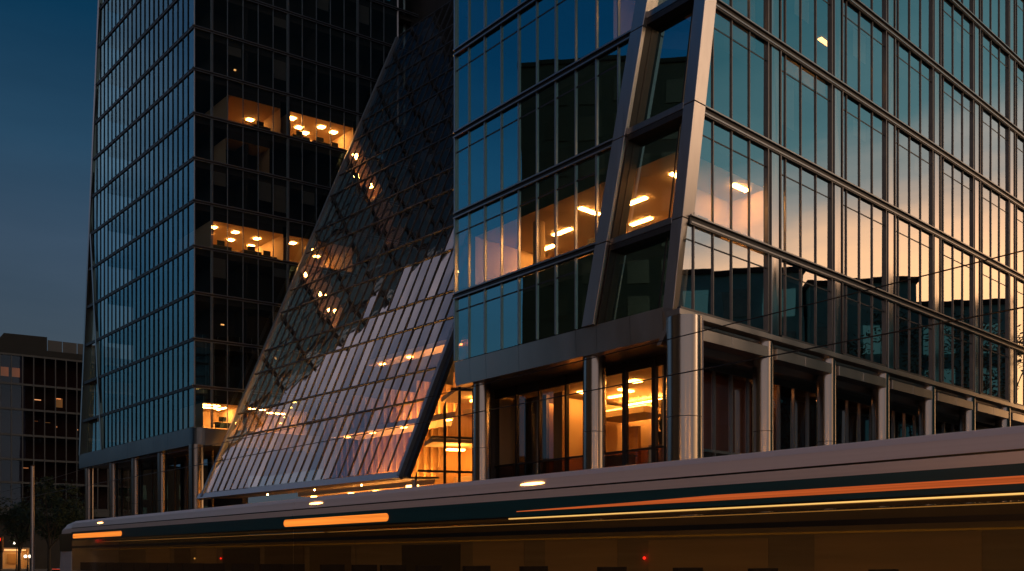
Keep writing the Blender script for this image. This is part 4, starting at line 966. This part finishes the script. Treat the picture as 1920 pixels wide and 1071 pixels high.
def car(c, dirv, lab):
    n = Vector((-dirv.y, dirv.x, 0)); t = thing('car', c, lab, 'car'); fr = Fr(c[:2], dirv, n)
    body = [(-2.2, .35), (2.2, .35), (2.25, .65), (2.1, .88), (1.0, .98), (-1.7, 1.02), (-2.2, .95)]
    m = MB(); m.fpoly(fr, body, -.88, .88); m.build('body', M['carp'], t, bevel=.06)
    m = MB(); cab = [(-1.75, 1.0), (.95, .98), (.3, 1.46), (-1.0, 1.52)]; m.fpoly(fr, cab, -.72, .72); m.build('cabin', M['gD'], t, bevel=.05)
    m = MB(); m.fpoly(fr, [(-1.05, 1.50), (.32, 1.44), (.2, 1.52), (-.95, 1.57)], -.70, .70); m.build('roof', M['carp'], t)
    for s in (-1.35, 1.35):
        for d in (-.8, .8):
            w = MB().tube(fr.p(s, .33, d - .11), fr.p(s, .33, d + .11), .33, n=20).build('wheel', M['rubber'], t); MB().tube(fr.p(s, .33, d - .115), fr.p(s, .33, d + .115), .2, n=14).build('rim', M['alu'], w)
    for d in (-.7, .7): MB().fbox(fr, -2.24, -2.18, .68, .82, d - .2, d + .2).build('tail_light', M['tail'], t)
    m = MB(); m.fbox(fr, -2.2, 1.9, .90, .93, .885, .9); m.build('tail_light_trail', M['tail'], t)  # glowing strip stands in for the red light trail, not a trim
    for d in (-.7, .7): MB().fbox(fr, 2.18, 2.26, .62, .76, d - .18, d + .18).build('headlight', M['facC'], t)
car(tf.p(59.5, 0, -3.9), DT, 'dark car with a red tail light trail along its side ahead of the tram nose')
p = at(127, 93); t = thing('kiosk', p, 'small pale kiosk with divided lit window above the tram nose', 'kiosk')
MB().box(p.x - .7, p.x + .7, p.y, p.y + 1.4, 0, 2.95).build('body', M['core'], t)
m = MB()
for a in (0, 1):
    for b in (0, 1): m.box(p.x - .55 + a * .57, p.x - .02 + a * .57, p.y - .05, p.y - .01, 1.85 + b * .62, (2.4, 2.8)[b])
m.build('window', lamp('kiosk_window', (.62, .72, .66), .22), t)

# ================================================================== things inside the lit rooms
M['desk'] = mat('desk_top', (.20, .13, .08), .5); M['blk'] = mat('black_plastic', (.02, .02, .022), .5); M['grn'] = mat('dark_green_leaf', (.02, .04, .015), .6)
def office_desk(o, ax, ay, lab, w=1.6, grp='desks in the lit offices'):
    t = thing('office_desk', o, lab, 'desk', grp); o = Vector(o); P = lambda a, b, z: o + ax * a + ay * b + V(0, 0, z)
    def bx(a0, a1, b0, b1, z0, z1): return MB().prism([P(a0, b0, z0), P(a1, b0, z0), P(a1, b1, z0), P(a0, b1, z0)], [P(a0, b0, z1), P(a1, b0, z1), P(a1, b1, z1), P(a0, b1, z1)])
    bx(0, w, 0, .8, .71, .75).build('desk_top', M['desk'], t); bx(.02, w - .02, .02, .05, .25, .70).build('front_panel', M['blk'], t)
    for a in (.03, w - .08):
        for b in (.06, .72): bx(a, a + .05, b, b + .05, 0, .70).build('leg', M['blk'], t)
    m2 = thing('monitor', P(w * .5, .35, .75), lab.replace('desk', 'screen on the desk') , 'monitor', 'screens in the lit offices'); Q = lambda a, b, z: P(w * .5 + a, .35 + b, .75 + z)
    def b2(a0, a1, b0, b1, z0, z1): return MB().prism([Q(a0, b0, z0), Q(a1, b0, z0), Q(a1, b1, z0), Q(a0, b1, z0)], [Q(a0, b0, z1), Q(a1, b0, z1), Q(a1, b1, z1), Q(a0, b1, z1)])
    b2(-.32, .32, -.02, .02, .12, .52).build('screen', M['blk'], m2); b2(-.04, .04, -.03, .03, .0, .12).build('stand', M['blk'], m2); b2(-.14, .14, -.1, .1, 0, .015).build('foot', M['blk'], m2)
zf = MZ[1] + .01
office_desk(sp(4.3, 2.4, zf), DL, DR, 'dark desk behind the front glass nearest the leaning pier')
office_desk(sp(7.7, 2.0, zf), DL, DR, 'dark desk in the middle of the lit corner office')
office_desk(sp(9.8, 2.6, zf), DL, DR, 'dark desk at the left end of the lit corner office')
office_desk(sp(1.3, 2.6, zf), DR, DL, 'dark desk behind the street side glass at the corner')
for (r, a, b, lab) in ((4, 2.0, .9, 'desk at the tower corner in the lower lit row'), (4, 4.6, .8, 'desk in the middle of the lower lit row of the tower'), (4, 6.3, 1.4, 'desk right of the middle in the lower lit row of the tower'),
                       (7, 9.0, .8, 'desk at the left end of the bright upper row of the tower'), (7, 11.0, .9, 'desk in the middle of the bright upper row of the tower'), (7, 12.6, 1.2, 'desk at the right end of the bright upper row of the tower'), (0, 2.2, 1.0, 'desk in the lit office just above the tower fascia'), (7, 5.4, .8, 'desk in the dimmer upper office of the tower')):
    office_desk(tpr(a, b, TZ[r] + .03), TRr, TL, lab)
o = sp(4.55, 3.4, 5.4); t = thing('console_table', o, 'low dark console table in the lit lobby beside the corner column', 'table')
def lb_(a0, a1, b0, b1, z0, z1): return MB().prism([o + DL * -a0 + DR * b0 + V(0, 0, z0), o + DL * -a1 + DR * b0 + V(0, 0, z0), o + DL * -a1 + DR * b1 + V(0, 0, z0), o + DL * -a0 + DR * b1 + V(0, 0, z0)], [o + DL * -a0 + DR * b0 + V(0, 0, z1), o + DL * -a1 + DR * b0 + V(0, 0, z1), o + DL * -a1 + DR * b1 + V(0, 0, z1), o + DL * -a0 + DR * b1 + V(0, 0, z1)])
lb_(0, 1.2, 0, .5, 1.05, 1.12).build('table_top', M['desk'], t)
for a in (0, 1.1): lb_(a, a + .1, 0, .5, 0, 1.05).build('leg', M['desk'], t)
pc = o + DL * -.55 + DR * .25 + V(0, 0, 1.12); t = thing('potted_plant', pc, 'spiky dark plant in a tall pot on the lobby console table', 'plant')
MB().tube(pc, pc + V(0, 0, .55), .13, .2, n=16).build('pot', M['blk'], t)
m = MB(); rg = random.Random(4)
for k in range(46):
    a = rg.uniform(0, 6.28); l_ = rg.uniform(.5, .95); tl = rg.uniform(.1, .55); b0 = pc + V(0, 0, .5); e_ = b0 + V(math.cos(a) * tl * l_, math.sin(a) * tl * l_, l_ * .9); sd = V(-math.sin(a), math.cos(a), 0) * .03
    md = (b0 + e_) / 2 + V(0, 0, .06); m.face([b0 - sd, b0 + sd, md + sd]); m.face([b0 - sd, md + sd, md - sd]); m.face([md - sd, md + sd, e_])
m.build('leaves', M['grn'], t)
o = sp(7.4, 5.2, 5.4); t = thing('reception_desk', o, 'dark reception counter inside the lobby between the two nearest columns', 'counter')
lb_(-1.5, 0, 0, .6, 0, 1.05).build('counter_front', M['desk'], t); lb_(-1.6, .1, -.08, .7, 1.05, 1.12).build('counter_top', M['blk'], t)
